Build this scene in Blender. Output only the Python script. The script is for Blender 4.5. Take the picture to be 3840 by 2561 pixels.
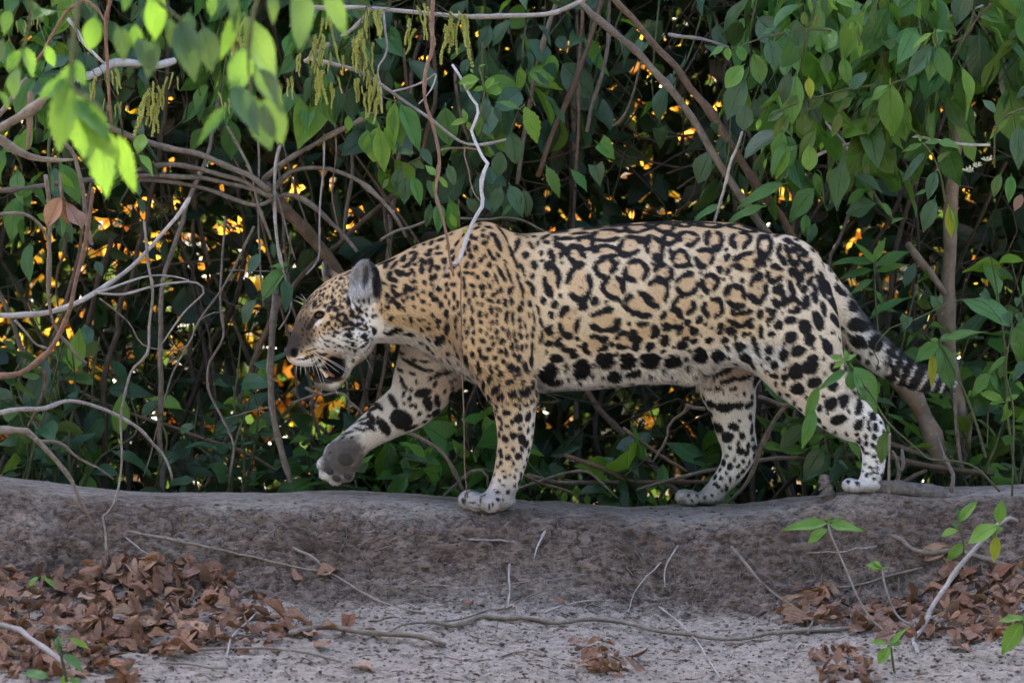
import bpy, bmesh, math, random
import numpy as np
from mathutils import Vector, Matrix
random.seed(7)
RNG = np.random.default_rng(11)
for o in list(bpy.data.objects):
    bpy.data.objects.remove(o)
SC = bpy.context.scene
COL = SC.collection

# ------------------------------------------------------------------ camera
CAM_D = 14.0                      # metres from the lens to the animal
PXM = 1519.0                      # photograph pixels per metre at the animal
cam_data = bpy.data.cameras.new('camera')
cam_data.sensor_width = 36.0
cam_data.lens = 36.0 * CAM_D / (3840.0 / PXM)
cam_data.clip_start = 0.5
cam_data.clip_end = 2000.0
cam_data.dof.use_dof = True
cam_data.dof.focus_distance = CAM_D - 0.08
cam_data.dof.aperture_fstop = 5.6
cam = bpy.data.objects.new('camera', cam_data)
cam.location = (0, -CAM_D, 0)
cam.rotation_euler = (math.radians(90), 0, 0)
COL.objects.link(cam)
SC.camera = cam

# ------------------------------------------------------------------ light
SUN_EL, SUN_ROT = 40.0, -16.0     # low behind the thicket: the bank itself lies in shade
world = bpy.data.worlds.new('World')
SC.world = world
world.use_nodes = True
wn = world.node_tree
wn.nodes.clear()
sky = wn.nodes.new('ShaderNodeTexSky')
sky.sky_type = 'NISHITA'
sky.sun_disc = False
sky.air_density = 0.4
sky.dust_density = 6.0
sky.ozone_density = 0.6
sky.sun_elevation = math.radians(SUN_EL)
sky.sun_rotation = math.radians(SUN_ROT)
bgn = wn.nodes.new('ShaderNodeBackground')
bgn.inputs['Strength'].default_value = 0.15
wout = wn.nodes.new('ShaderNodeOutputWorld')
wn.links.new(sky.outputs[0], bgn.inputs[0])
wn.links.new(bgn.outputs[0], wout.inputs[0])
sun_data = bpy.data.lights.new('sun', 'SUN')
sun_data.energy = 4.5
sun_data.angle = math.radians(0.5)
sun_data.color = (1.0, 0.88, 0.68)
sun = bpy.data.objects.new('sun', sun_data)
_el, _rt = math.radians(SUN_EL), math.radians(SUN_ROT)
_sd = Vector((math.sin(_rt) * math.cos(_el), math.cos(_rt) * math.cos(_el), math.sin(_el)))
sun.rotation_euler = _sd.to_track_quat('Z', 'Y').to_euler()
COL.objects.link(sun)
SC.view_settings.view_transform = 'Standard'
SC.view_settings.look = 'None'
SC.view_settings.gamma = 1.0
SC.view_settings.exposure = 3.7
SC.cycles.max_bounces = 6
SC.cycles.diffuse_bounces = 3
SC.cycles.glossy_bounces = 2
SC.cycles.transmission_bounces = 3
SC.cycles.caustics_reflective = False
SC.cycles.caustics_refractive = False
SC.cycles.use_denoising = True

# ------------------------------------------------------------------ helpers
def P(sx, sy, y=0.0):
    """photograph pixel at depth y (metres behind the animal) -> world point"""
    k = (CAM_D + y) / CAM_D / PXM
    return np.array([(sx - 1920.0) * k, y, (1280.5 - sy) * k])
def frm(ox, oy, s):
    """coordinates read off an enlarged detail -> photograph pixels"""
    return lambda x, y: (ox + x / s, oy + y / s)
FA = frm(1900, 750, 1.6793)
FB = frm(1000, 750, 2.091)
FC = frm(1100, 1300, 2.24)
FD = frm(2400, 1200, 1.959)
FE = frm(2900, 900, 1.7426)
FG = frm(1600, 780, 2.178)
FH = frm(1040, 940, 2.9038)
FV = frm(0, 0, 1 / 1.63333)       # whole picture
R5 = frm(0, 0, 1.742)
R6 = frm(1200, 0, 1.742)
R7 = frm(2540, 0, 1.742)
RL = frm(0, 900, 1.742)
K1 = frm(0, 1750, 1.8367)
K2 = frm(1280, 1750, 1.8367)
K3 = frm(2560, 1750, 1.8367)

def sstep(a, b, x):
    t = np.clip((x - a) / (b - a), 0, 1)
    return t * t * (3 - 2 * t)

_PERM = np.random.default_rng(3).random(65536).astype(np.float32)
def vnoise(x, y, z=0.0):
    """value noise in [-1, 1], arrays broadcast"""
    x, y, z = np.broadcast_arrays(np.asarray(x, np.float32), np.asarray(y, np.float32), np.asarray(z, np.float32))
    xi, yi, zi = np.floor(x).astype(np.int64), np.floor(y).astype(np.int64), np.floor(z).astype(np.int64)
    fx, fy, fz = x - xi, y - yi, z - zi
    fx = fx * fx * (3 - 2 * fx); fy = fy * fy * (3 - 2 * fy); fz = fz * fz * (3 - 2 * fz)
    def h(a, b, c):
        n = a * 73856093 ^ b * 19349663 ^ c * 83492791
        n = (n ^ (n >> 13)) * 1274126177
        return _PERM[(n ^ (n >> 16)) & 65535]
    c00 = h(xi, yi, zi) * (1 - fx) + h(xi + 1, yi, zi) * fx
    c10 = h(xi, yi + 1, zi) * (1 - fx) + h(xi + 1, yi + 1, zi) * fx
    c01 = h(xi, yi, zi + 1) * (1 - fx) + h(xi + 1, yi, zi + 1) * fx
    c11 = h(xi, yi + 1, zi + 1) * (1 - fx) + h(xi + 1, yi + 1, zi + 1) * fx
    c0 = c00 * (1 - fy) + c10 * fy
    c1 = c01 * (1 - fy) + c11 * fy
    return (c0 * (1 - fz) + c1 * fz) * 2 - 1
def fbm(x, y, z=0.0, o=4):
    s, a, f = 0, 1.0, 1.0
    for i in range(o):
        s = s + a * vnoise(x * f + 17.3 * i, y * f - 9.1 * i, z * f + 4.7 * i)
        a *= 0.5; f *= 2.03
    return s / 1.9

def catmull(pts, n):
    """smooth curve through control rows (any number of columns)"""
    p = np.asarray(pts, float)
    if len(p) == 2:
        t = np.linspace(0, 1, n)[:, None]
        return p[0] * (1 - t) + p[1] * t
    q = np.vstack([2 * p[0] - p[1], p, 2 * p[-1] - p[-2]])
    seg = np.r_[0, np.cumsum(np.linalg.norm(np.diff(p[:, :3], axis=0), axis=1) + 1e-9)]
    u = np.linspace(0, seg[-1], n)
    i = np.clip(np.searchsorted(seg, u, 'right') - 1, 0, len(p) - 2)
    t = ((u - seg[i]) / (seg[i + 1] - seg[i]))[:, None]
    a, b, c, d = q[i], q[i + 1], q[i + 2], q[i + 3]
    return 0.5 * (2 * b + (c - a) * t + (2 * a - 5 * b + 4 * c - d) * t ** 2 + (3 * b - a - 3 * c + d) * t ** 3)

def mesh_from(name, v, f, smooth=True, uv=None, col=None):
    me = bpy.data.meshes.new(name)
    v = np.asarray(v, np.float32)
    f = np.asarray(f, np.int32)
    n, k = f.shape
    me.vertices.add(len(v)); me.vertices.foreach_set('co', v.ravel())
    me.loops.add(n * k); me.loops.foreach_set('vertex_index', f.ravel())
    me.polygons.add(n)
    me.polygons.foreach_set('loop_start', np.arange(0, n * k, k, dtype=np.int32))
    me.polygons.foreach_set('loop_total', np.full(n, k, np.int32))
    if smooth:
        me.polygons.foreach_set('use_smooth', np.ones(n, bool))
    if uv is not None:
        l = me.uv_layers.new(name='UVMap')
        l.data.foreach_set('uv', np.asarray(uv, np.float32)[f.ravel()].ravel())
    if col is not None:
        a = me.color_attributes.new('Col', 'FLOAT_COLOR', 'POINT')
        c = np.ones((len(v), 4), np.float32); c[:, :3] = col
        a.data.foreach_set('color', c.ravel())
    me.update(calc_edges=True)
    return me
def link(name, me, mat=None, parent=None, kind=None, label=None, cat=None, group=None):
    o = bpy.data.objects.new(name, me)
    if mat is not None and me is not None and len(me.materials) == 0:
        me.materials.append(mat)
    COL.objects.link(o)
    if parent is not None:
        o.parent = parent
        o.location = -Vector(parent.location)
    if kind: o['kind'] = kind
    if label: o['label'] = label
    if cat: o['category'] = cat
    if group: o['group'] = group
    return o
def thing(name, label, cat, loc, group=None):
    o = bpy.data.objects.new(name, None)
    o.empty_display_size = 0.05
    o.location = Vector(loc)
    COL.objects.link(o)
    o['label'] = label; o['category'] = cat
    if group: o['group'] = group
    return o
def tube(pts, rad, sides=7, wob=0.0, seed=0, cap=True):
    """round stem along pts (n,3) with radii (n,)"""
    p = np.asarray(pts, float); n = len(p)
    rad = np.broadcast_to(np.asarray(rad, float), (n,))
    t = np.gradient(p, axis=0); t /= np.linalg.norm(t, axis=1)[:, None] + 1e-12
    ref = np.array([0.13, 1.0, 0.21])
    u = np.cross(t, ref); u /= np.linalg.norm(u, axis=1)[:, None] + 1e-12
    w = np.cross(t, u)
    a = np.linspace(0, 2 * math.pi, sides, endpoint=False)
    ca, sa = np.cos(a), np.sin(a)
    rr = rad[:, None] * np.ones(sides)
    if wob:
        g = np.arange(n)[:, None]
        rr = rr * (1 + wob * vnoise(g * 0.6 + seed * 7.7, np.cos(a)[None] * 1.5 + seed, np.sin(a)[None] * 1.5))
    v = p[:, None, :] + rr[..., None] * (u[:, None, :] * ca[None, :, None] + w[:, None, :] * sa[None, :, None])
    v = v.reshape(-1, 3)
    i = np.arange(n - 1)[:, None] * sides; j = np.arange(sides)[None]
    f = np.stack([i + j, i + (j + 1) % sides, i + sides + (j + 1) % sides, i + sides + j], -1).reshape(-1, 4)
    if cap:
        v = np.vstack([v, p[0] - t[0] * rad[0] * .4, p[-1] + t[-1] * rad[-1] * .4])
        c0, c1 = len(v) - 2, len(v) - 1
        jj = np.arange(sides)
        f = np.vstack([f, np.stack([np.full(sides, c0), (jj + 1) % sides, jj, jj], -1),
                       np.stack([np.full(sides, c1), (n - 1) * sides + jj, (n - 1) * sides + (jj + 1) % sides, (n - 1) * sides + (jj + 1) % sides], -1)])
    return v, f
def tri(f):
    """quads (with degenerate caps) -> triangles"""
    f = np.asarray(f)
    t = np.vstack([f[:, [0, 1, 2]], f[:, [0, 2, 3]]])
    ok = (t[:, 0] != t[:, 1]) & (t[:, 1] != t[:, 2]) & (t[:, 0] != t[:, 2])
    return t[ok]
def merge(parts):
    V, F, n = [], [], 0
    for v, f in parts:
        V.append(v); F.append(np.asarray(f) + n); n += len(v)
    return np.vstack(V), np.vstack(F)

# ------------------------------------------------------------------ materials
class NT:
    def __init__(s, name):
        s.m = bpy.data.materials.new(name); s.m.use_nodes = True
        s.t = s.m.node_tree; s.t.nodes.clear()
        s.out = s.n('ShaderNodeOutputMaterial')
    def n(s, typ, **kw):
        nd = s.t.nodes.new(typ)
        for k, v in kw.items(): setattr(nd, k, v)
        return nd
    def l(s, a, b): s.t.links.new(a, b)
    def val(s, sock, v):
        if hasattr(v, 'is_linked') or hasattr(v, 'links'): s.l(v, sock)
        else: sock.default_value = v
    def math(s, op, a, b=0.0, c=None):
        m = s.n('ShaderNodeMath', operation=op)
        s.val(m.inputs[0], a); s.val(m.inputs[1], b)
        if c is not None: s.val(m.inputs[2], c)
        return m.outputs[0]
    def mix(s, f, a, b, mode='MIX'):
        m = s.n('ShaderNodeMix', data_type='RGBA', blend_type=mode)
        s.val(m.inputs[0], f)
        for sock, v in ((m.inputs[6], a), (m.inputs[7], b)):
            if isinstance(v, tuple): sock.default_value = (*v, 1) if len(v) == 3 else v
            else: s.l(v, sock)
        return m.outputs[2]
    def noise(s, co, scale, detail=4, rough=.55, dim='3D', w=None):
        t = s.n('ShaderNodeTexNoise', noise_dimensions=dim)
        t.inputs['Scale'].default_value = scale
        t.inputs['Detail'].default_value = detail
        t.inputs['Roughness'].default_value = rough
        if co is not None: s.l(co, t.inputs['Vector'])
        if w is not None: s.val(t.inputs['W'], w)
        return t.outputs[0]
    def ramp(s, f, stops):
        r = s.n('ShaderNodeValToRGB'); e = r.color_ramp.elements
        while len(e) < len(stops): e.new(0.5)
        for el, (p, c) in zip(e, stops):
            el.position = p; el.color = (*c, 1) if not isinstance(c, float) else (c, c, c, 1)
        s.l(f, r.inputs[0])
        return r.outputs[0]
    def bsdf(s, col, rough=.6, spec=.4, bump=None, bstr=.3, bdist=.01):
        b = s.n('ShaderNodeBsdfPrincipled')
        if isinstance(col, tuple): b.inputs['Base Color'].default_value = (*col, 1)
        else: s.l(col, b.inputs['Base Color'])
        s.val(b.inputs['Roughness'], rough)
        b.inputs['Specular IOR Level'].default_value = spec
        if bump is not None:
            bp = s.n('ShaderNodeBump'); bp.inputs['Strength'].default_value = bstr
            bp.inputs['Distance'].default_value = bdist
            s.l(bump, bp.inputs['Height']); s.l(bp.outputs[0], b.inputs['Normal'])
            s.bump = bp.outputs[0]
        return b
# ------------------------------------------------------------------ ground
# crest line of the bank as it shows against the thicket (whole-picture x, y)
_cr = np.array([(-400, 1085), (0, 1093), (90, 1104), (180, 1117), (300, 1126), (400, 1128), (560, 1131), (700, 1127), (820, 1128), (950, 1133), (1050, 1141),
                (1150, 1146), (1300, 1153), (1440, 1165), (1560, 1162), (1700, 1156), (1780, 1148), (1850, 1139), (1950, 1129), (2050, 1126), (2200, 1117), (2351, 1112), (2700, 1105)], float)
_cr *= 1.63333
CREST_X = (_cr[:, 0] - 1920) / PXM * (CAM_D + .18) / CAM_D
CREST_Z = (1280.5 - _cr[:, 1]) / PXM * (CAM_D + .18) / CAM_D
# where the four-footed weight rests: (pixel x, pixel y, depth)
PAWS = [(1128 * 1.6333, 1171 * 1.6333, -.10), (1612 * 1.6333, 1160 * 1.6333, .10), (1968 * 1.6333, 1129 * 1.6333, -.10)]
_PW = [P(*p) for p in PAWS]
# profile across the bank: depth y -> drop below the crest (m)
_py = np.array([-60, -14, -5, -2.2, -1.45, -.95, -.62, -.47, -.40, -.345, -.29, -.22, -.14, -.05, .08, .22, .5, 1.2, 3, 8, 16, 30, 400.])
_pz = np.array([-2.3, -2.3, -1.5, -.66, -.455, -.345, -.275, -.243, -.223, -.185, -.118, -.062, -.027, -.012, -.003, 0., -.06, -.13, -.1, .1, 2.6, 5.0, 6.0])
def ground_z(x, y, detail=True):
    x, y = np.broadcast_arrays(np.asarray(x, float), np.asarray(y, float))
    c = np.interp(x, CREST_X, CREST_Z)
    near = np.exp(-(np.abs(y) / 1.6) ** 2)
    c = c * near + (-.39) * (1 - near)
    z_ = y * 1.0
    # the face wanders in and out along its length
    face = sstep(-.12, -.32, y) * sstep(-1.2, -.45, y)
    yy = y + face * (.085 * vnoise(x * 1.7 + 3, 0.5) + .050 * vnoise(x * 5.1, 2.5) + .026 * vnoise(x * 13.7, z_ * 9))
    yy = yy - face * (.085 * np.exp(-((x - .86) / .17) ** 2) + .045 * np.exp(-((x - .27) / .20) ** 2) + .03 * np.exp(-((x + .42) / .10) ** 2))   # washed-out hollows
    # the bank is gentler and lower on the far left, deeper undercut right of the middle
    d = np.interp(yy, _py, _pz)
    d = d * (1 + .10 * face * vnoise(x * 1.3 + 9.2, 4.1))
    z = c + d
    for p in _PW:
        g = np.exp(-(((x - p[0]) / .13) ** 2 + ((y - p[1]) / .10) ** 2))
        cz = np.interp(p[0], CREST_X, CREST_Z) + np.interp(p[1], _py, _pz)
        z = z + g * (p[2] - cz)
    if detail:
        vis = sstep(3, .8, np.abs(y))
        steep = sstep(-.08, -.2, y) * sstep(-.62, -.4, y)
        flat = sstep(-.38, -.5, y)
        z = z + vis * (.013 * fbm(x * 7, y * 7, 0.3, 4) * (1 - .45 * sstep(-.2, -.05, y)))
        rid = 1 - np.abs(fbm(x * 15 + .6 * fbm(x * 9, z * 9, 2.1, 2), y * 30 + z * 26, 1.7, 5))
        z = z - vis * steep * (.020 * sstep(.80, .99, rid) + .026 * fbm(x * 30, y * 40 + z * 44, 5.2, 5))
        z = z - vis * steep * .065 * sstep(.26, .78, fbm(x * 8 + 3, y * 10, 8.8, 3))      # knocked-out hollows
        rf = 1 - np.abs(fbm(x * 7, y * 15, 9.7, 4))
        z = z - vis * flat * (.010 * sstep(.88, .99, rf) + .010 * fbm(x * 11 - y * 6, y * 13, 3.2, 5))
        z = z + vis * .0034 * fbm(x * 75, y * 75 + z * 60, 2.2, 2) * (.3 + steep + flat)
    return z
def ground_hit(sx, sy, off=0.0, detail=True):
    """where the line of sight through a pixel meets the near side of the bank"""
    ys = np.linspace(-2.0, .35, 700)
    k = (CAM_D + ys) / CAM_D / PXM
    q = np.stack([(sx - 1920.0) * k, ys, (1280.5 - sy) * k], 1)
    g = ground_z(q[:, 0], q[:, 1], detail)
    below = q[:, 2] <= g
    i = int(np.argmax(below)) if below.any() else len(ys) - 1
    p = q[i].copy(); p[2] = g[i] + off
    e = .012
    nx = ground_z(p[0] - e, p[1], False) - ground_z(p[0] + e, p[1], False)
    ny = ground_z(p[0], p[1] - e, False) - ground_z(p[0], p[1] + e, False)
    n = np.array([float(nx), float(ny), 2 * e]); n /= np.linalg.norm(n)
    return p, n

m = NT('bank_earth')
tc = m.n('ShaderNodeTexCoord').outputs['Object']
geo = m.n('ShaderNodeNewGeometry')
mp = m.n('ShaderNodeMapping'); mp.inputs['Scale'].default_value = (1, 1, 1.6); m.l(tc, mp.inputs['Vector'])
n1 = m.noise(mp.outputs[0], 5, 6, .62)
n2 = m.noise(mp.outputs[0], 42, 6, .7)
n3 = m.noise(mp.outputs[0], 190, 4, .7)
base = m.ramp(n1, [(.30, (.165, .118, .092)), (.5, (.27, .205, .170)), (.72, (.40, .325, .280))])
base = m.mix(m.ramp(n2, [(.40, .90), (.56, 0.)]), base, (.075, .052, .041))
sep = m.n('ShaderNodeSeparateXYZ'); m.l(geo.outputs['Normal'], sep.inputs[0])
up = m.math('MULTIPLY', m.math('SUBTRACT', sep.outputs[2], .70), 3.4)
upc = m.n('ShaderNodeClamp'); m.l(up, upc.inputs[0])
# dried pale silt, plus top light painted as paler up-facing crest, apron and ledges
pos = m.n('ShaderNodeSeparateXYZ'); m.l(tc, pos.inputs[0])
wob = m.math('ADD', pos.outputs[1], m.math('ADD', m.math('MULTIPLY', m.math('SUBTRACT', n1, .5), .30), m.math('MULTIPLY', m.math('SUBTRACT', m.noise(tc, 1.7, 2, .5), .5), .75)))
mr1 = m.n('ShaderNodeMapRange'); m.l(wob, mr1.inputs[0]); mr1.inputs[1].default_value = -.38; mr1.inputs[2].default_value = -.56
mr2 = m.n('ShaderNodeMapRange'); m.l(wob, mr2.inputs[0]); mr2.inputs[1].default_value = -.20; mr2.inputs[2].default_value = -.06
zone = m.math('MAXIMUM', mr1.outputs[0], m.math('MULTIPLY', mr2.outputs[0], .9))
silt = m.math('MULTIPLY', m.math('MAXIMUM', zone, m.math('MULTIPLY', upc.outputs[0], .42)), m.ramp(n2, [(.30, .25), (.55, .85)]))
base = m.mix(silt, base, m.mix(n1, (.40, .345, .305), (.62, .56, .51)))
moss = m.ramp(m.noise(tc, 3.1, 5, .6), [(.56, 0.), (.72, .42)])
base = m.mix(moss, base, (.105, .100, .052))
base = m.mix(m.ramp(n3, [(.33, .45), (.44, 0.)]), base, (.045, .033, .028))
n4 = m.noise(mp.outputs[0], 95, 3, .6)
mp2 = m.n('ShaderNodeMapping'); mp2.inputs['Scale'].default_value = (.35, 1, 1.5); mp2.inputs['Rotation'].default_value = (0, .35, .2); m.l(tc, mp2.inputs['Vector'])
n5 = m.noise(mp2.outputs[0], 120, 4, .65)
base = m.mix(m.ramp(n5, [(.33, .85), (.44, 0.)]), base, (.050, .036, .030))
base = m.mix(m.ramp(n4, [(.66, 0.), (.74, .5)]), base, (.42, .38, .35))
vor = m.n('ShaderNodeTexVoronoi', feature='DISTANCE_TO_EDGE'); vor.inputs['Scale'].default_value = 34
m.l(m.mix(.06, mp.outputs[0], m.n('ShaderNodeTexNoise').outputs[1]), vor.inputs['Vector'])
hh = m.math('ADD', m.math('MULTIPLY', n2, 1.0), m.math('MULTIPLY', n3, .45))
mr3 = m.n('ShaderNodeMapRange'); m.l(pos.outputs[1], mr3.inputs[0]); mr3.inputs[1].default_value = 1.2; mr3.inputs[2].default_value = 3.0
base = m.mix(mr3.outputs[0], base, m.mix(n1, (.05, .022, .007), (.13, .065, .018)))     # leaf mould under the trees
b = m.bsdf(base, .92, .15, hh, 1.0, .028)
m.l(b.outputs[0], m.out.inputs[0])
M_EARTH = m.m

xs = np.r_[-300, -120, -50, -20, -8, -4, -2.6, -2.0, np.arange(-1.55, 1.555, .0056), 2.0, 2.6, 4, 8, 20, 50, 120, 300]
ys = np.r_[-60, -30, -14, -8, -5, -3.4, -2.4, -2.0, -1.8, np.arange(-1.55, -.72, .011), np.arange(-.72, -.10, .0042), np.arange(-.10, .36, .009), .45, .6, .8, 1.1, 1.5, 2, 2.6, 3.4, 4.5, 6, 8, 10, 13, 16, 20, 30, 60, 120, 400]
GX, GY = np.meshgrid(xs, ys, indexing='ij')
GZ = ground_z(GX, GY)
nx_, ny_ = GX.shape
ii = np.arange(nx_ - 1)[:, None] * ny_; jj = np.arange(ny_ - 1)[None]
gf = np.stack([ii + jj, ii + ny_ + jj, ii + ny_ + jj + 1, ii + jj + 1], -1).reshape(-1, 4)
link('ground', mesh_from('ground', np.stack([GX, GY, GZ], -1).reshape(-1, 3), gf), M_EARTH, kind='structure',
     label='bare grey brown earth bank with a rounded crest and pale silt apron', cat='ground')
# ------------------------------------------------------------------ jaguar: one continuous body surface
VX = .0042
X0, X1, Y0, Y1, Z0, Z1 = -.60, 1.18, -.215, .205, -.445, .335
gx = np.arange(X0, X1, VX, dtype=np.float32); gy = np.arange(Y0, Y1, VX, dtype=np.float32); gz = np.arange(Z0, Z1, VX, dtype=np.float32)
FLD = np.full((len(gx), len(gy), len(gz)), 0.5, np.float32)
def xz(s):   # photograph pixels -> metres in the animal's own plane
    return (s[0] - 1920) / PXM, (1280.5 - s[1]) / PXM
def dv(x, y): return xz((x * 1.63333, y * 1.63333))
DM = 1.63333 / PXM                 # metres per whole-picture pixel
HM = 1 / 2.9038 / PXM
def block(xa, xb, za, zb):
    i0, i1 = max(0, int((xa - X0) / VX)), min(len(gx), int((xb - X0) / VX) + 2)
    k0, k1 = max(0, int((za - Z0) / VX)), min(len(gz), int((zb - Z0) / VX) + 2)
    return slice(i0, i1), slice(k0, k1)
def smin(a, b, k):
    h = np.clip(.5 + .5 * (b - a) / k, 0, 1)
    return b + (a - b) * h - k * h * (1 - h)
def put(sx, sz, f, k):
    FLD[sx, :, sz] = smin(FLD[sx, :, sz], f.astype(np.float32), k)
def elld(p, q, a, b):
    """approximate distance to an ellipse-section: p, q offsets; a, b half sizes"""
    r = np.sqrt((p / a) ** 2 + (q / b) ** 2) + 1e-6
    g = np.sqrt((p / a ** 2) ** 2 + (q / b ** 2) ** 2) + 1e-6
    return (r - 1) * r / g
def loft(st, k=.02, n=44):
    """st rows: x, z, a (in plane), b (depth), yc, metres"""
    c = catmull(np.array(st, float), n)
    pad = max(.05, c[:, 2].max() + .03)
    sx, sz = block(c[:, 0].min() - pad, c[:, 0].max() + pad, c[:, 1].min() - pad, c[:, 1].max() + pad)
    XX, ZZ = np.meshgrid(gx[sx], gz[sz], indexing='ij')
    best = np.full(XX.shape, 9e9); A = np.zeros(XX.shape); B = A.copy(); C = A.copy(); D2 = A.copy()
    for i in range(n - 1):
        p, q = c[i], c[i + 1]
        dx, dz = q[0] - p[0], q[1] - p[1]
        t = np.clip(((XX - p[0]) * dx + (ZZ - p[1]) * dz) / (dx * dx + dz * dz + 1e-12), 0, 1)
        d = np.hypot(XX - p[0] - t * dx, ZZ - p[1] - t * dz)
        a = p[2] + t * (q[2] - p[2])
        m_ = d / a < best
        best = np.where(m_, d / a, best)
        A = np.where(m_, a, A); B = np.where(m_, p[3] + t * (q[3] - p[3]), B); C = np.where(m_, p[4] + t * (q[4] - p[4]), C); D2 = np.where(m_, d, D2)
    f = elld(D2[:, None, :], gy[None, :, None] - C[:, None, :], A[:, None, :], B[:, None, :])
    put(sx, sz, f, k)
def ell(x, z, yc, rx, rz, ry, rot=0, k=.012, sub=False):
    R = max(rx, rz) + .03
    sx, sz = block(x - R, x + R, z - R, z + R)
    XX, YY, ZZ = np.meshgrid(gx[sx], gy, gz[sz], indexing='ij')
    ca, sa = math.cos(rot), math.sin(rot)
    u = (XX - x) * ca + (ZZ - z) * sa; w = -(XX - x) * sa + (ZZ - z) * ca; q = YY - yc
    r = np.sqrt((u / rx) ** 2 + (w / rz) ** 2 + (q / ry) ** 2) + 1e-6
    g = np.sqrt((u / rx ** 2) ** 2 + (w / rz ** 2) ** 2 + (q / ry ** 2) ** 2) + 1e-6
    f = (r - 1) * r / g
    if sub:
        FLD[sx, :, sz] = -smin(-FLD[sx, :, sz], f.astype(np.float32), k)
    else:
        put(sx, sz, f, k)

# trunk and neck: x, top, bottom (whole-picture px), half width (m)
TR = np.array([(835, 640, 770, .055), (860, 608, 790, .080), (900, 589, 788, .088), (950, 562, 800, .094), (1000, 543, 822, .102), (1040, 529, 852, .116), (1075, 516, 874, .128), (1110, 511, 888, .136),
               (1145, 518, 893, .142), (1190, 535, 892, .147), (1250, 531, 886, .153), (1350, 520, 880, .163), (1450, 510, 866, .164), (1550, 505, 856, .158), (1620, 506, 842, .150), (1700, 514, 832, .142),
               (1780, 535, 822, .128), (1830, 560, 812, .112), (1870, 592, 790, .088), (1895, 625, 750, .058), (1906, 655, 715, .03)], float)
tx, tt = dv(TR[:, 0], TR[:, 1]); _, tb = dv(TR[:, 0], TR[:, 2])
sx, sz = slice(None), slice(None)
xx = gx
top = np.interp(xx, tx, tt); bot = np.interp(xx, tx, tb); wid = np.interp(xx, tx, TR[:, 3])
kk = np.ones(9) / 9
top, bot, wid = (np.convolve(np.pad(a, 4, 'edge'), kk, 'valid') for a in (top, bot, wid))
hh_ = (top - bot) / 2; zc = (top + bot) / 2
outx = np.maximum(np.maximum(tx[0] - xx, xx - tx[-1]), 0)
dzz = gz[None, None, :] - zc[:, None, None]
# the ribcage is fullest a little below the middle
bulge = 1 + .10 * np.clip(-dzz / hh_[:, None, None], -1, 1)
f = elld(np.sqrt(dzz ** 2 + outx[:, None, None] ** 2), gy[None, :, None] + 0 * dzz, hh_[:, None, None], wid[:, None, None] * bulge)
put(sx, sz, f, .01)
# limbs (whole-picture px; half thickness px, half depth m, depth m)
def limb(rows, k):
    loft([(*dv(x, y), a * DM, b, yc) for x, y, a, b, yc in rows], k)
limb([(1112, 585, 62, .045, -.088), (1122, 680, 88, .058, -.100), (1138, 770, 92, .064, -.108), (1166, 850, 74, .060, -.110), (1180, 920, 54, .052, -.108), (1183, 1000, 43, .043, -.104),
      (1172, 1065, 37, .039, -.102), (1160, 1108, 35, .038, -.102), (1143, 1138, 31, .042, -.102)], .034)
limb([(1075, 690, 85, .05, .080), (1010, 790, 88, .055, .098), (982, 858, 80, .055, .106), (950, 920, 64, .05, .108), (890, 962, 50, .044, .108), (838, 998, 40, .04, .106), (806, 1024, 39, .036, .10), (782, 1050, 44, .032, .096)], .030)
limb([(1800, 640, 95, .055, -.075), (1822, 740, 102, .070, -.088), (1846, 830, 88, .066, -.097), (1884, 900, 70, .054, -.10), (1936, 950, 57, .045, -.10), (1986, 985, 42, .038, -.10), (2000, 1030, 31, .034, -.10), (1998, 1075, 28, .032, -.10), (1990, 1104, 26, .034, -.10)], .036)
limb([(1700, 780, 92, .05, .075), (1674, 870, 72, .055, .098), (1684, 930, 58, .05, .10), (1691, 985, 48, .044, .10), (1701, 1034, 43, .038, .10), (1688, 1075, 35, .035, .10), (1660, 1112, 29, .036, .10), (1634, 1138, 24, .04, .10)], .026)
limb([(1876, 640, 42, .040, 0), (1916, 700, 44, .042, -.01), (1950, 750, 44, .042, -.02), (1994, 796, 42, .040, -.03), (2045, 836, 38, .036, -.03), (2095, 862, 33, .031, -.01), (2140, 874, 28, .027, .02), (2172, 876, 22, .021, .05), (2188, 876, 12, .012, .065)], .020)
# loose belly skin and the fold in front of the thigh
limb([(1250, 860, 30, .07, 0), (1400, 862, 22, .07, 0), (1520, 852, 20, .06, 0), (1580, 852, 26, .03, 0), (1640, 812, 24, .05, -.05), (1720, 822, 26, .05, -.080), (1800, 875, 30, .03, -.09)], .045)
# shoulder blades standing above the back line, hip points
for s in (-1, 1):
    ell(*dv(1110, 556), s * .055, .052, .048, .030, .3, .03)
    ell(*dv(1100, 640), s * .088, .050, .085, .040, .15, .03)
    ell(*dv(1760, 600), s * .085, .085, .060, .045, 0, .04)
# paws: (centre, toes)
def paw(x, y, yc, rx, rz, ry, toes, tr):
    ell(*dv(x, y), yc, rx * DM, rz * DM, ry, 0, .012)
    for tx_, ty_, q, s in toes:
        ell(*dv(tx_, ty_), yc + q, tr * 1.25 * s * DM, tr * 1.05 * s * DM, .0148 * s, .25, .0028)
paw(1135, 1148, -.102, 52, 24, .044, [(1098, 1152, -.036, 1.1), (1078, 1146, -.013, 1.2), (1076, 1142, .012, 1.15), (1092, 1144, .034, 1.0), (1128, 1156, -.040, 1.0)], 19)
paw(1622, 1146, .10, 46, 16, .042, [(1590, 1146, -.034, 1.0), (1572, 1143, -.012, 1.1), (1572, 1142, .013, 1.1), (1588, 1143, .034, 1.)], 17)
paw(1980, 1114, -.10, 36, 16, .04, [(1958, 1114, -.034, 1.0), (1944, 1112, -.012, 1.05), (1944, 1110, .013, 1.05), (1956, 1112, .034, 1.)], 16)
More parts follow.
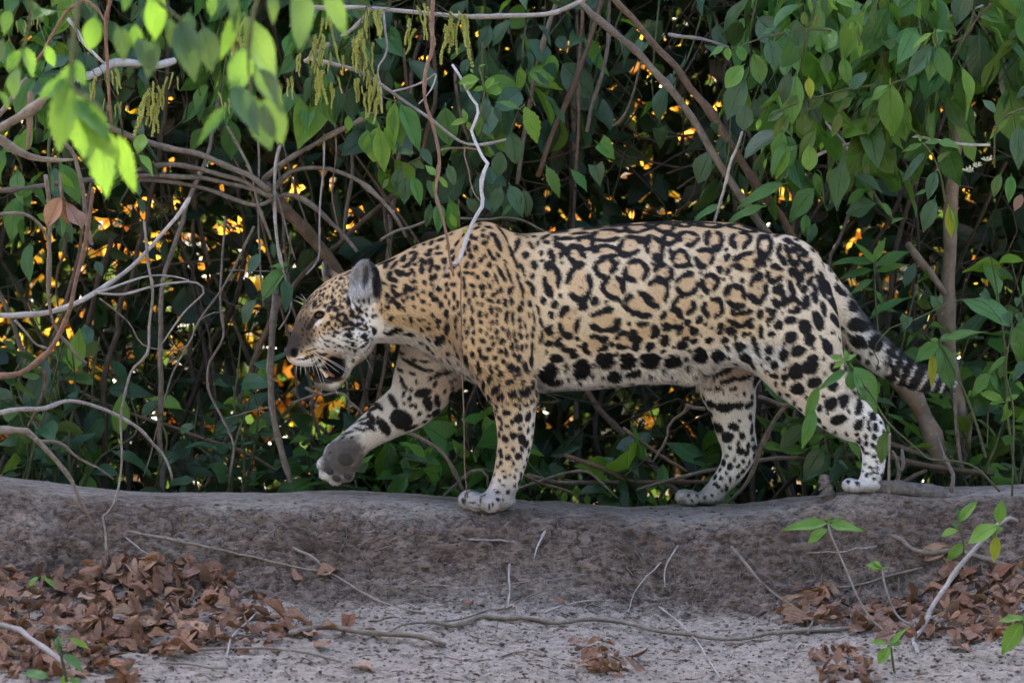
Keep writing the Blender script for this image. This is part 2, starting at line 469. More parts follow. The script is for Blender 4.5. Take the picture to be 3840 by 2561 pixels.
# lifted far fore paw, sole turned to the viewer
ell(*dv(785, 1055), .090, 46 * DM, 44 * DM, .030, 0, .012)
for tx_, ty_, r in ((742, 1066, 19), (748, 1088, 20), (770, 1100, 20), (795, 1094, 18)):
    ell(*dv(tx_, ty_), .080, r * 1.1 * DM, r * DM, .017, .6, .006)
# head, read off the head detail (px of that detail)
def hd(x, y): return xz(FH(x, y))
loft([(*hd(x, y), a * HM, b, 0) for x, y, a, b in ((1080, 575, 400, .086), (900, 600, 415, .092), (720, 690, 408, .096), (560, 825, 372, .090), (405, 940, 262, .066), (300, 1030, 192, .050), (215, 1098, 138, .040), (178, 1122, 100, .032))], .02)
for s in (-1, 1):
    ell(*hd(640, 810), s * .070, 200 * HM, 165 * HM, .036, .6, .03)       # cheek bone
    ell(*hd(430, 610), s * .048, 110 * HM, 60 * HM, .022, .75, .014)      # brow
    ell(*hd(318, 1140), s * .026, 172 * HM, 138 * HM, .030, .05, .014)    # whisker pad
    ell(*hd(850, 960), s * .062, 190 * HM, 185 * HM, .038, 0, .03)        # jaw muscle
ell(*hd(235, 1165), 0, 115 * HM, 88 * HM, .036, .2, .012)
ell(*hd(580, 1300), .012, 195 * HM, 175 * HM, .034, 0, .01)
loft([(*hd(x, y), a * HM, b, 0) for x, y, a, b in ((930, 1010, 135, .074), (870, 1110, 110, .068), (772, 1230, 76, .060), (690, 1368, 62, .048), (600, 1440, 92, .044), (485, 1440, 96, .039))], .012)
# ears
ell(*hd(965, 345), -.078, 172 * HM, 226 * HM, .022, -.12, .012)
ell(*hd(915, 335), -.104, 105 * HM, 175 * HM, .022, -.12, .008, True)
loft([(*hd(x, y), a * HM, b, .066) for x, y, a, b in ((590, 320, 110, .022), (525, 225, 66, .016), (485, 120, 26, .010))], .012)
# mouth held open
ell(*hd(612, 1278), -.055, 118 * HM, 118 * HM, .060, 0, .006, True)
ell(*hd(470, 1315), -.050, 125 * HM, 60 * HM, .060, .45, .006, True)
# eye socket, nostril
for s in (-1, 1):
    ell(*hd(462, 702), s * .079, 62 * HM, 38 * HM, .016, -.3, .006, True)
    ell(*hd(185, 1118), s * .040, 34 * HM, 30 * HM, .012, .5, .004, True)
FLD += .0025
# skin folds behind the shoulder and along the flank
XX, ZZ = np.meshgrid(gx, gz, indexing='ij')
def fold(x0, y0, x1, y1, w, d):
    a, b_ = np.array(dv(x0, y0)), np.array(dv(x1, y1)); e = b_ - a
    t = np.clip(((XX - a[0]) * e[0] + (ZZ - a[1]) * e[1]) / (e @ e), 0, 1)
    r = np.hypot(XX - a[0] - t * e[0], ZZ - a[1] - t * e[1])
    return d * np.exp(-(r / w) ** 2)
F2 = fold(1165, 545, 1205, 680, .016, .004) + fold(1205, 680, 1232, 880, .014, .010) + fold(1150, 640, 1195, 720, .01, .004) + fold(1640, 800, 1760, 840, .013, .006) \
   + fold(1690, 560, 1720, 780, .05, -.006) + fold(930, 775, 1010, 800, .012, .005)
side = np.where(gy < 0, 1, .6).astype(np.float32)
FLD += (F2[:, None, :] * side[None, :, None]).astype(np.float32)
FLD += (.0016 * fbm(XX * 22, ZZ * 22, 0.4, 3))[:, None, :].astype(np.float32)

def surface_nets(F, org, h):
    s = F < 0
    nx, ny, nz = F.shape
    c = np.zeros((nx - 1, ny - 1, nz - 1), np.uint8)
    for i in (0, 1):
        for j in (0, 1):
            for k in (0, 1):
                c += s[i:nx - 1 + i, j:ny - 1 + j, k:nz - 1 + k]
    I, J, K = np.nonzero((c > 0) & (c < 8))
    idx = np.full(c.shape, -1, np.int32); idx[I, J, K] = np.arange(len(I))
    cor = [(i, j, k) for i in (0, 1) for j in (0, 1) for k in (0, 1)]
    val = np.stack([F[I + a, J + b_, K + d] for a, b_, d in cor], 1)
    acc = np.zeros((len(I), 3)); cnt = np.zeros(len(I))
    for a in range(8):
        for b_ in range(a + 1, 8):
            d = np.subtract(cor[b_], cor[a])
            if np.abs(d).sum() != 1: continue
            va, vb = val[:, a], val[:, b_]
            m_ = (va < 0) != (vb < 0)
            t = np.where(m_, va / (va - vb + 1e-12), 0)
            acc += m_[:, None] * (np.array(cor[a])[None] + t[:, None] * d[None])
            cnt += m_
    v = (np.stack([I, J, K], 1) + acc / cnt[:, None]) * h + org
    Q = []
    def quads(ax):
        sl0 = [slice(1, -1)] * 3; sl1 = [slice(1, -1)] * 3
        sl0[ax] = slice(0, -1); sl1[ax] = slice(1, None)
        a, b_ = s[tuple(sl0)], s[tuple(sl1)]
        p = np.argwhere(a != b_)
        inside = a[tuple(p.T)]
        off = np.ones(3, int); off[ax] = 0
        p = p + off
        u, w = [(1, 2), (2, 0), (0, 1)][ax]
        eu, ew = np.eye(3, dtype=int)[u], np.eye(3, dtype=int)[w]
        g = [idx[tuple((p + o).T)] for o in (-eu - ew, -ew, 0 * eu, -eu)]
        q = np.stack(g, 1)
        q[~inside] = q[~inside][:, ::-1]
        Q.append(q)
    for ax in range(3): quads(ax)
    return v, np.vstack(Q)
JV, JF = surface_nets(FLD, np.array([X0, Y0, Z0]), VX)
JF = JF[(JF >= 0).all(1)]
def laplace(v, f, it, w=.5):
    e = np.vstack([f[:, [0, 1]], f[:, [1, 2]], f[:, [2, 3]], f[:, [3, 0]]])
    n = len(v); deg = np.bincount(e[:, 0], minlength=n) + np.bincount(e[:, 1], minlength=n)
    for _ in range(it):
        s = np.stack([np.bincount(e[:, 0], v[e[:, 1], c], n) + np.bincount(e[:, 1], v[e[:, 0], c], n) for c in range(3)], 1)
        v = v + w * (s / deg[:, None] - v)
    return v
JV = laplace(JV, JF, 3)
def vnormals(v, f):
    fn = np.cross(v[f[:, 2]] - v[f[:, 0]], v[f[:, 3]] - v[f[:, 1]])
    n = np.stack([sum(np.bincount(f[:, i], fn[:, c], len(v)) for i in range(4)) for c in range(3)], 1)
    return n / (np.linalg.norm(n, axis=1)[:, None] + 1e-12)
JN = vnormals(JV, JF)
# ------------------------------------------------------------------ the coat: rosettes, spots and bars where this animal wears them
# (frame, x, y, rx, ry, turn[, completeness]); a completeness marks a rosette, none a solid spot
SPOT = []
def rows(fr, s, data, ros=False):
    for r in data:
        x, y = fr(r[0], r[1]); rx, ry = r[2] / s, r[3] / s
        ang = r[4] if len(r) > 4 else RNG.uniform(-15, 15)
        SPOT.append((x, y, rx, ry, math.radians(ang), r[5] if ros else None))
rows(FA, 1.6793, [(805,170,92,42,8,1.),(980,165,68,48,0,1.),(1112,148,58,28,0,1.),(1280,150,88,30,3,1.),(1480,165,95,40,14,1.),(1655,215,50,40,35,.8),(620,215,105,48,-12,.9),(485,268,62,50,-20,.8),(262,238,58,32,5,.7),(425,225,80,24,-8,.7),
 (765,282,72,78,30,.85),(915,295,62,85,-12,.9),(1015,240,48,44,15,1.),(1140,235,68,54,-5,.85),(1300,245,62,66,0,.85),(1455,242,68,60,0,.85),(1605,280,55,85,5,1.),(1715,330,40,58,0,.8),(1797,350,40,62,-12,.9),(1878,375,32,60,-22,.9),
 (300,322,48,58,0,.7),(428,345,58,75,-30,.85),(612,320,88,48,10,.7),(600,418,78,60,0,.8),(795,440,85,72,0,.75),(980,458,72,58,20,.9),(1078,370,62,64,0,.85),(1232,362,68,65,0,.8),(1355,410,50,62,0,.5),(1492,388,95,62,0,.65),(1675,465,56,62,0,.75),(1785,505,40,75,-8,.8),(1875,475,42,52,-10,.8),
 (270,490,60,105,-5,.7),(440,525,85,115,0,.65),(655,548,82,75,0,.9),(930,585,85,90,30,.75),(1130,525,78,75,0,.6),(1265,522,58,66,0,.8),(1420,605,70,80,-12,.9),(1570,560,66,92,0,.8),(1690,600,46,65,0,.7),
 (385,765,74,98,0,.6),(608,765,105,72,0,.6),(830,655,105,82,25,.55),(1108,668,78,72,0,.65),(1288,682,70,70,0,.75),(1460,760,66,56,0,.6),(860,830,95,62,5,.6),(1030,750,80,62,-20,.6),(730,890,65,55,0,.6),(545,920,75,65,0,.55),(1770,660,55,58,0,.7),(1610,720,50,45,0,.6),(1380,800,60,50,20,.5),(1110,830,60,50,0,.5),(270,860,70,60,0,.4)], True)
rows(FA, 1.6793, [(220,625,22,28),(292,650,24,30),(270,720,20,22),(540,630,32,32),(470,665,32,35,30),(265,845,25,22),(320,905,38,25,30),(385,948,45,18,8),(610,880,28,22),(610,935,28,22),(680,815,38,22,-20),(800,715,35,22),(1200,760,25,28),(1125,775,26,20),(1000,810,34,22),(925,835,30,26),(990,890,34,40),(1090,920,36,34),(805,930,34,34,20),(895,930,34,30),(1170,890,25,22),(1170,825,32,25),(1330,835,22,18),(1390,825,32,30),(1270,885,30,22),(1350,890,28,26),(1300,975,40,40),(1435,925,35,32),(1470,985,50,26,20),
 (250,1090,55,60,20),(455,1060,60,55,20),(610,1010,60,50,-20),(750,1010,55,45,-20),(895,1010,65,45,-25),(1035,1010,60,38,-10),(1200,975,45,50,0),(300,1145,55,25,-15),(670,1100,50,45,0),(780,1080,60,25,-20),(310,1000,50,28,10),(410,985,35,20,0),
 (1765,750,42,30),(1690,790,35,32),(1645,840,25,22),(1580,830,18,40,-10),(1540,900,18,48,-8),(1620,925,28,35),(1705,968,32,42,-10),(1807,950,52,40,-25),(1765,865,48,38,-10),(1890,870,42,42),(1860,790,46,46),(1945,770,34,55,-20),(2000,920,34,60,-25),(1890,1045,65,46),(1910,985,38,30),(1790,1080,45,60,-15),(1730,1110,28,25),(1650,1030,25,35),(1660,1105,30,18),(2050,1040,40,35),(1920,1150,55,35),(1800,1190,50,40,20),(2035,1160,40,35),(2100,1235,40,28),
 (1805,690,22,32),(1770,630,38,22),(1695,650,24,22),(1705,575,28,25),(1660,705,24,22),(1555,640,30,22),(1850,560,24,32),(1870,640,32,50),(1920,610,20,40,-20),(1925,560,16,35,-20),(1975,560,25,65,-25),(1980,680,18,45,-15),(1925,720,28,30),(1510,705,20,20),(1515,760,18,16),(1515,800,20,18),(1450,795,18,12),(1470,850,16,16),(1790,590,20,25),
 (1760,255,40,20,35),(1830,300,40,18,45),(1900,420,26,40,-25),(1945,500,14,40,-30)])
rows(FE, 1.7426, [(345,300,36,58,-25),(400,430,58,48,15),(505,415,35,45,-30),(540,540,72,52,15),(625,530,25,50,-30),(395,525,40,36,30),(530,660,60,42,30),(650,650,52,58,-10),(300,230,22,40,-25),(430,320,26,50,-40)])
rows(FE, 1.7426, [(355,1065,45,50),(445,1045,32,50),(400,1175,60,35,-10),(535,1200,30,45,20),(540,1075,28,60),(635,1135,28,35),(645,1215,18,28),(640,1280,20,22),(580,1330,15,20),(620,1335,12,20),(655,1355,10,14),(580,1390,18,10),(630,1410,22,12,-20),(570,1450,12,8),(605,1475,20,10),(630,1505,20,10),(660,1440,12,10),(270,1100,20,25),(600,1180,12,22),(655,1520,15,8),(560,1500,10,8)])
rows(FD, 1.959, [(470,390,48,26,20),(600,372,70,20,-25),(520,495,75,28,5),(660,440,75,26,-20),(780,420,70,28,-20),(870,440,28,60,20),(520,625,35,35),(630,640,85,40,-5),(740,620,40,30),(820,625,35,25),(700,500,30,14,-20),(570,800,35,45),(695,790,45,32),(760,850,28,35),(835,800,12,45),(640,870,52,40),(860,945,25,30),(735,970,32,35),(795,980,20,28),(670,1075,20,30),(615,1045,18,30),(605,1158,18,14),(550,1198,20,14),(580,1220,16,14),(650,1240,14,25),(735,1085,22,15),(605,1260,12,12),(800,1090,15,12),(715,550,12,8),(590,930,12,15),(810,925,15,25),(510,700,20,30),(430,1290,14,8),(480,1300,10,14),(540,1285,12,9),(390,1330,12,8),(350,1290,10,16)])
rows(FC, 2.24, [(1500,60,20,30),(1560,60,17,42),(1635,30,20,18),(1725,45,20,24),(1785,35,14,35),(1845,55,14,25),(1900,90,24,30),(1360,55,18,28),(1437,115,17,38),(1605,95,18,24),(1680,100,20,22),(1548,165,18,52,5),(1640,180,14,35),(1760,125,20,24),(1815,165,25,40),(1880,200,28,36),(1945,170,30,45),(2000,120,22,60,-20),(1480,220,17,28),(1705,220,22,22),(1630,250,14,45,10),(1580,310,20,48),(1790,280,32,22,-20),(1690,340,24,55,40),(1825,360,45,34,-20),(1945,350,55,38,0),(2000,290,28,45),(1730,400,40,22,-30),(1780,460,12,12),(1860,465,24,26),(1910,465,15,18),(1958,480,25,20),(2008,435,22,35),(1700,500,18,20),(1745,490,12,14),(1650,510,12,24),(1790,555,38,25),(1890,590,38,50),(1980,580,28,48),(1718,600,20,18),(1660,590,12,14),(1790,660,22,16),(1730,685,20,16),(1980,700,14,26),(1940,660,8,10),(1845,735,28,34),(1915,770,38,50,-20),(1770,770,30,28),(1965,805,25,38),(1725,855,20,22),(1845,848,18,16),(1780,845,10,10),(1895,905,34,34),(1795,930,24,24),(1740,955,16,18),(1690,900,10,14),(1840,1000,12,10),(1880,1025,15,10),(1755,1030,18,10),(1775,1075,18,14),(1820,1065,16,10),(1760,1140,20,10),(1715,1200,22,10),(1815,1215,20,18),(1865,1160,14,18),(1720,1255,18,15),(1685,1300,10,18),(1770,1265,10,12),(1680,1180,10,8),(1660,1120,8,6),
 (905,620,105,80,35),(770,680,42,92,-32),(695,480,22,62,-30),(640,522,46,17,28),(640,590,23,58,-32),(560,608,46,12,12),(580,645,48,12,15),(648,662,24,58,-35),(500,640,15,10),(1080,390,80,40,-10),(1130,480,45,70,-20),(1220,460,25,60,-10),(1350,440,28,60,10),(825,440,26,68,-30),(930,470,15,15),(980,500,22,15),(910,300,60,18,55),(1000,140,115,18,25),(1120,195,50,13,10),(1240,220,70,24,-25),(875,190,30,15,25),(985,210,30,13,20),(880,40,40,13,30),(1000,95,25,13),(1090,130,40,13),(1210,570,40,40),(990,690,60,20,-15),(620,690,25,9,15),(545,692,56,12,18),(700,590,15,12),(440,722,52,12,8),(400,760,18,8,-20),(480,760,18,7),(300,890,16,7,-20),(250,950,12,6)])
rows(FC, 2.24, [(1578,1255,9,48,8),(1445,1240,8,40,5),(1640,1330,8,22),(1520,1185,26,7,10),(1450,1205,18,6),(1600,1225,20,8,-20),(1500,1290,30,6,10),(1420,1280,10,24),(1540,1345,40,5,5)])  # toe marks; shaded gaps between the near fore toes painted as dark lines
rows(FG, 2.178, [(24,275,20,26),(110,255,36,16),(240,285,26,26),(78,318,20,20),(25,345,24,18),(200,355,25,27),(92,372,34,14),(135,425,30,30),(330,290,20,26),(300,370,16,26),(358,400,22,28),(400,250,22,17),(395,165,26,18),(458,180,18,12),(458,222,20,18),(500,150,40,18),(468,285,24,24,30),(400,335,30,28),(468,392,18,18),(442,432,18,25),(385,465,20,26),(316,460,20,28),(518,465,22,28),(30,450,16,34),(85,485,20,25),(205,487,24,16),(545,215,30,18,20),(590,290,24,60,-25),(520,365,14,46,-25),(550,410,24,18,30),(590,388,18,22),(690,350,20,50,-20),(730,440,16,62,-20),(740,290,22,60,10),(650,240,16,50,-30),(600,170,22,40,-40),(610,540,18,66,-28),(670,535,12,80,-22),(475,540,24,32,-25),(575,575,12,46,-20),(545,592,10,22),(408,568,20,20),(318,527,24,16,20),(258,540,15,28),(170,545,16,20),(62,538,14,14),(40,568,20,28,-30),(375,628,26,17,20),(452,640,28,24,30),(507,632,14,30,-15),(300,640,16,32),(208,618,22,17,20),(102,658,17,24),(170,664,18,18),(55,655,12,16),(385,700,16,27),(448,708,22,24),(320,705,16,20),(222,715,15,36),(148,712,14,18),(65,740,32,18,15),(540,702,20,18),(572,682,16,22),(605,665,18,24),(680,680,22,38,15),(496,748,15,18),(528,755,15,20),(580,762,17,20),(635,772,18,40,-12),(690,766,17,34),(340,762,15,26),(405,766,12,14),(450,788,16,18),(175,770,13,24),(110,800,19,30),(26,794,14,12),(215,822,16,20),(370,834,13,34),(516,830,15,36),(604,824,14,18),(565,812,11,18),(425,856,18,30),(482,874,13,22),(570,866,13,20),(648,890,20,46,5),(705,892,13,55,-5),(760,818,20,30),(830,872,10,22),(298,845,9,18),(155,870,24,36),(228,905,13,28),(300,910,12,18),(370,930,17,38),(438,932,16,22),(516,922,14,22),(572,930,16,22),(756,902,15,26),(804,948,9,30),(622,982,14,22),(560,1002,15,26),(516,982,10,18),(490,975,10,14),(428,994,13,20),(336,972,10,16),(298,968,9,16),(672,1018,15,48),(718,1024,12,36),(760,972,15,22),(772,1040,17,28),(820,1042,12,24),(862,1040,14,28),(383,1020,15,22),(482,1022,13,18),(520,1050,16,18),(240,1028,11,24),(372,1092,16,32),(450,1082,28,18),(540,1112,18,26,25),(612,1084,28,26,30),(312,1055,8,14),(312,1138,9,18),(500,1156,16,20),(430,1168,16,32),(368,1192,17,28),(588,1174,20,24),(648,1172,13,34),(692,1125,18,32),(740,1138,12,28),(785,1145,14,28),(818,1115,12,24),(708,1192,14,26),(238,1195,13,30),(270,1152,13,22),(310,1245,16,42),(478,1228,18,24),(546,1226,18,22),(760,1228,20,28),(215,1130,12,18),
 (840,300,18,34,-20),(810,380,30,34,10),(870,465,24,40),(785,500,14,55,-15),(860,555,22,24),(740,555,14,36,-15),(860,660,20,55,-12),(775,670,16,65,-12),(810,610,16,24),(835,775,18,30,-20),(780,770,12,26),(870,900,10,60,-10),(900,830,13,40),(920,930,14,42,-15),(930,1060,16,55,5),(865,1150,12,60),(80,915,24,24),(150,975,26,55,10),(85,1070,34,70,35)])
rows(FB, 2.091, [(960,490,55,42,0,.75),(1110,440,60,45,10,.7),(995,585,55,45,0,.85),(1240,450,45,40,0,.6),(970,745,40,60,0,.5),(1030,780,50,50,0,.55),(1140,665,34,46,0,.6),(1090,545,55,50,0,.6),(1250,530,48,48,0,.5),(1180,490,30,24,0,.5)], True)
rows(FB, 2.091, [(880,465,45,14,-5),(1090,700,20,45),(1180,740,14,16),(1145,765,18,18),(1215,790,24,16),(1030,850,14,14),(1150,835,14,12),(1220,870,20,12),(1310,770,30,16),(985,1030,85,24,-25),(1100,1055,45,20),(1190,937,34,9),(1250,1000,24,12),(950,920,25,18),(1265,960,14,8),(880,585,22,40,-20),(1230,640,16,20),(1330,690,18,16),(1360,830,15,24),(1400,890,16,20),(930,655,20,10,20),(990,670,34,12,15),(870,700,10,26),(1060,930,10,8),(1130,970,12,6),(900,860,14,12),(1330,525,20,18),(1310,610,24,14,25),(1400,590,16,18),(1455,660,22,14),(1280,480,14,30)])
rows(FH, 2.9038, [(515,408,18,20),(470,432,18,24),(452,480,14,20),(495,485,18,26),(538,512,17,26),(612,425,18,24),(590,500,19,26),(622,560,26,32),(642,632,32,34),(566,630,22,36),(466,548,18,20),(515,598,22,22),(450,605,32,12,-25),(408,570,26,34,20),(567,380,12,18),(552,437,9,9),(622,298,14,18),(632,345,15,18),(585,340,15,16),(683,300,24,20),(670,358,14,18),(650,395,14,20),(712,382,14,22,-15),(682,432,15,18),(714,462,14,20,-20),(668,490,13,14),(735,525,19,20),(692,552,14,14),(765,460,14,44,-35),(800,565,24,40,-15),(728,615,20,20),(598,732,18,27),(730,690,22,20),(560,780,26,28,40),(630,815,16,22),(596,855,18,20),(518,840,16,22),(692,840,17,19),(825,782,30,22,20),(945,757,26,18,15),(985,705,12,34,-25),(1040,732,18,26,-20),(1078,722,20,14,40),(930,612,14,18),(858,582,12,20,-25),(980,645,16,17),(1068,890,24,46,-20),(968,940,40,44),(672,908,44,16),(565,915,18,12),(514,915,18,11),(610,942,22,14),(790,935,46,38,15),(740,988,26,14),(545,990,38,10,-10),(617,1010,16,14),(680,1042,26,16),(805,1015,26,24),(552,1055,13,13),(768,1065,17,16),(815,1095,17,20,25),(630,1100,15,9),(920,1040,60,18,-22),(985,1085,50,12,-30),(796,1190,13,30,15),(430,945,20,6,30),(460,1000,20,6,30),(490,950,22,7,25),(385,1045,11,9),(320,1110,14,8),(1130,580,12,22),(1130,670,14,30),(1185,612,24,24),(1205,720,30,24),(1320,632,26,16),(890,955,10,8),(672,966,8,6),(500,880,18,9,20),
 (380,480,10,18,20),(345,520,8,20,25),(310,560,8,22,20),(280,600,8,22,15),(410,480,14,14),(300,500,9,14,30),(260,570,7,16,20),(330,610,6,18,10),(275,660,8,16),(310,680,6,14),(240,640,7,16),(250,700,8,14),(420,350,20,7,-20),(480,320,22,8,-25),(460,370,20,8,-25),(540,280,26,9,-25),(600,240,28,10,-20),(680,230,40,9,-10),(760,190,44,14,-10),(640,265,26,8,-15),(700,175,40,10,-15),(780,225,24,14),(520,350,16,7,-20),(390,420,14,7,-30),(350,450,14,7,-30),
 (330,1165,110,9,-14),(300,1190,80,6,-10),(400,1125,60,10,-18),(390,1085,60,8,-18),(420,1195,30,6,-15)])
rows(FH, 2.9038, [(715,730,66,52,10,.8),(862,668,62,62,10,.75),(800,830,62,40,0,.75),(940,818,64,40,5,.7)], True)

# ---- a face has more than spots: soft patches of colour (frame pixels, radii, linear colour, amount)
TAN, CREAM, WHITE, DARK = np.array([.49, .300, .130]), np.array([.63, .525, .375]), np.array([.72, .71, .70]), np.array([.008, .0075, .009])
PATCH = []
def patch(fr, s, data):
    for x, y, rx, ry, ang, c, am in data:
        px, py = fr(x, y); PATCH.append((px, py, rx / s, ry / s, math.radians(ang), np.array(c), am))
GREYB, NOSE, BLK = (.062, .045, .034), (.045, .032, .032), (.007, .006, .007)
patch(FH, 2.9038, [(700, 700, 330, 300, 0, (.52, .36, .20), .9), (290, 690, 100, 230, 20, (.20, .138, .080), .9), (690, 985, 330, 120, -8, WHITE, 1), (860, 1090, 200, 110, -25, WHITE, 1), (1000, 820, 160, 190, -20, WHITE, .95), (1120, 930, 150, 140, 0, WHITE, .95),
    (850, 560, 80, 140, -35, WHITE, .8), (1010, 560, 90, 90, 0, WHITE, .75), (230, 930, 175, 210, 38, GREYB, .95), (160, 1000, 110, 130, 30, (.032, .026, .024), .95), (310, 830, 90, 110, 30, (.085, .060, .042), .8), (350, 970, 90, 70, 0, (.12, .088, .064), .55), (380, 640, 14, 60, 12, WHITE, .3), (470, 655, 80, 16, -8, WHITE, .6), (455, 800, 58, 26, -42, WHITE, .75),
    (340, 1215, 170, 62, 5, WHITE, .95), (560, 1500, 190, 60, -4, WHITE, .95), (770, 1330, 46, 170, 12, WHITE, .95), (455, 1480, 110, 60, 0, (.17, .135, .11), .8),
    (135, 1100, 62, 66, 20, NOSE, 1), (190, 1110, 52, 58, 10, BLK, 1), (375, 815, 34, 62, 35, BLK, .85), (420, 745, 40, 50, 20, BLK, .9), (470, 700, 74, 48, -20, BLK, 1),
    (500, 1130, 60, 24, -10, BLK, .9), (440, 1215, 70, 26, -45, BLK, .95), (630, 1275, 130, 138, 0, BLK, 1), (470, 1320, 100, 62, 20, BLK, .95), (450, 1390, 90, 54, 0, BLK, .95), (600, 1400, 120, 46, -8, BLK, .95), (560, 640, 20, 40, 20, BLK, .9)])
EARP = [(955, 360, 165, 250, 0, (.20, .19, .20), 1.), (880, 300, 75, 190, 8, (.34, .335, .35), .9), (930, 470, 110, 90, 0, (.55, .54, .55), .9), (975, 330, 34, 150, 8, (.03, .03, .035), .8), (1035, 430, 24, 80, 0, (.5, .5, .5), .9), (1095, 420, 55, 165, 0, (.012, .011, .012), 1.), (1060, 200, 40, 110, -10, (.02, .018, .018), .9)]

def ev(px, pz, x, y, rx, ry, a):
    ca, sa = math.cos(a), math.sin(a)
    u, w = px - x, pz - y
    return np.sqrt(((u * ca + w * sa) / rx) ** 2 + ((-u * sa + w * ca) / ry) ** 2)

# anchor each mark on the surface the camera meets first, with a local frame
_vx, _vy = JV[:, 0] * PXM + 1920, 1280.5 - JV[:, 2] * PXM
_face = JN[:, 1] < .15
_o = np.argsort(_vx[_face]); _sx, _sy, _sv, _sn = _vx[_face][_o], _vy[_face][_o], JV[_face][_o], JN[_face][_o]
def anchor(x, y):
    for r in (5, 9, 16, 30):
        a, b_ = np.searchsorted(_sx, (x - r, x + r))
        m_ = np.nonzero(np.abs(_sy[a:b_] - y) < r)[0]
        if len(m_):
            i = a + m_[np.argmin(_sv[a:b_][m_, 1])]
            return _sv[i], _sn[i]
    return None, None
MARK = []
def add_mark(x, y, rx, ry, ang, comp, seed):
    c, n = anchor(x, y)
    if c is None: return
    n = n.copy()
    if n[1] > -.12: n[1] = -.12; n /= np.linalg.norm(n)
    # image axes pulled back on to the surface (marks seen edge-on are longer than they look)
    ex = np.array([1, 0, 0]) - n * n[0]; ez = np.array([0, 0, -1]) + n * n[2]
    fx, fz = np.linalg.norm(ex), np.linalg.norm(ez)
    ex /= fx; ez = ez - ex * (ez @ ex); ez /= np.linalg.norm(ez)
    MARK.append((c, n, ex, ez, rx / PXM / max(fx, .62), ry / PXM / max(fz, .62), ang, comp, seed))
_rs = np.random.default_rng(5)
for i, s_ in enumerate(SPOT):
    add_mark(*s_, i)
_hs = np.array([q[:2] for q in SPOT])
_k = 0
for _ in range(6000):
    x, y = RNG.uniform(1110, 1400), RNG.uniform(990, 1330)
    hx_, hy_ = (x - 1040) * 2.9038, (y - 940) * 2.9038
    if hx_ < 330 + (hy_ - 700) * -.35 and hy_ > 760: continue                      # bare-looking muzzle
    if np.hypot((hx_ - 470) / 105, (hy_ - 715) / 95) < 1 or (hx_ > 780 and hy_ < 560) or hy_ > 1120 - .1 * hx_: continue
    if np.min(np.hypot(_hs[:, 0] - x, _hs[:, 1] - y)) < (11.5 if hy_ < 600 else 14.5): continue
    _hs = np.vstack([_hs, (x, y)]); _k += 1
    add_mark(x, y, RNG.uniform(2.6, 4.6), RNG.uniform(3.4, 6.2), RNG.uniform(-.5, .7), None, 3000 + _k)
# fill what the list leaves bare with small random spots, closer on the legs
_ax = np.array([s_[:2] for s_ in SPOT]); _ar = np.array([max(s_[2:4]) for s_ in SPOT])
cand = RNG.permutation(np.nonzero(JN[:, 1] < .1)[0])[:14000]
acc = []
for i in cand:
    x, y = _vx[i], _vy[i]
    if x < 1500 or x > 3420 or y > 1105 * 1.6333: continue
    d = np.hypot(_ax[:, 0] - x, _ax[:, 1] - y) - _ar
    if d.min() < 10: continue
    if acc and np.min(np.hypot(np.array(acc)[:, 0] - x, np.array(acc)[:, 1] - y)) < 27: continue
    acc.append((x, y))
for i, (x, y) in enumerate(acc):
    add_mark(x, y, RNG.uniform(5, 9), RNG.uniform(6, 12), RNG.uniform(-.4, .4), None, 1000 + i)

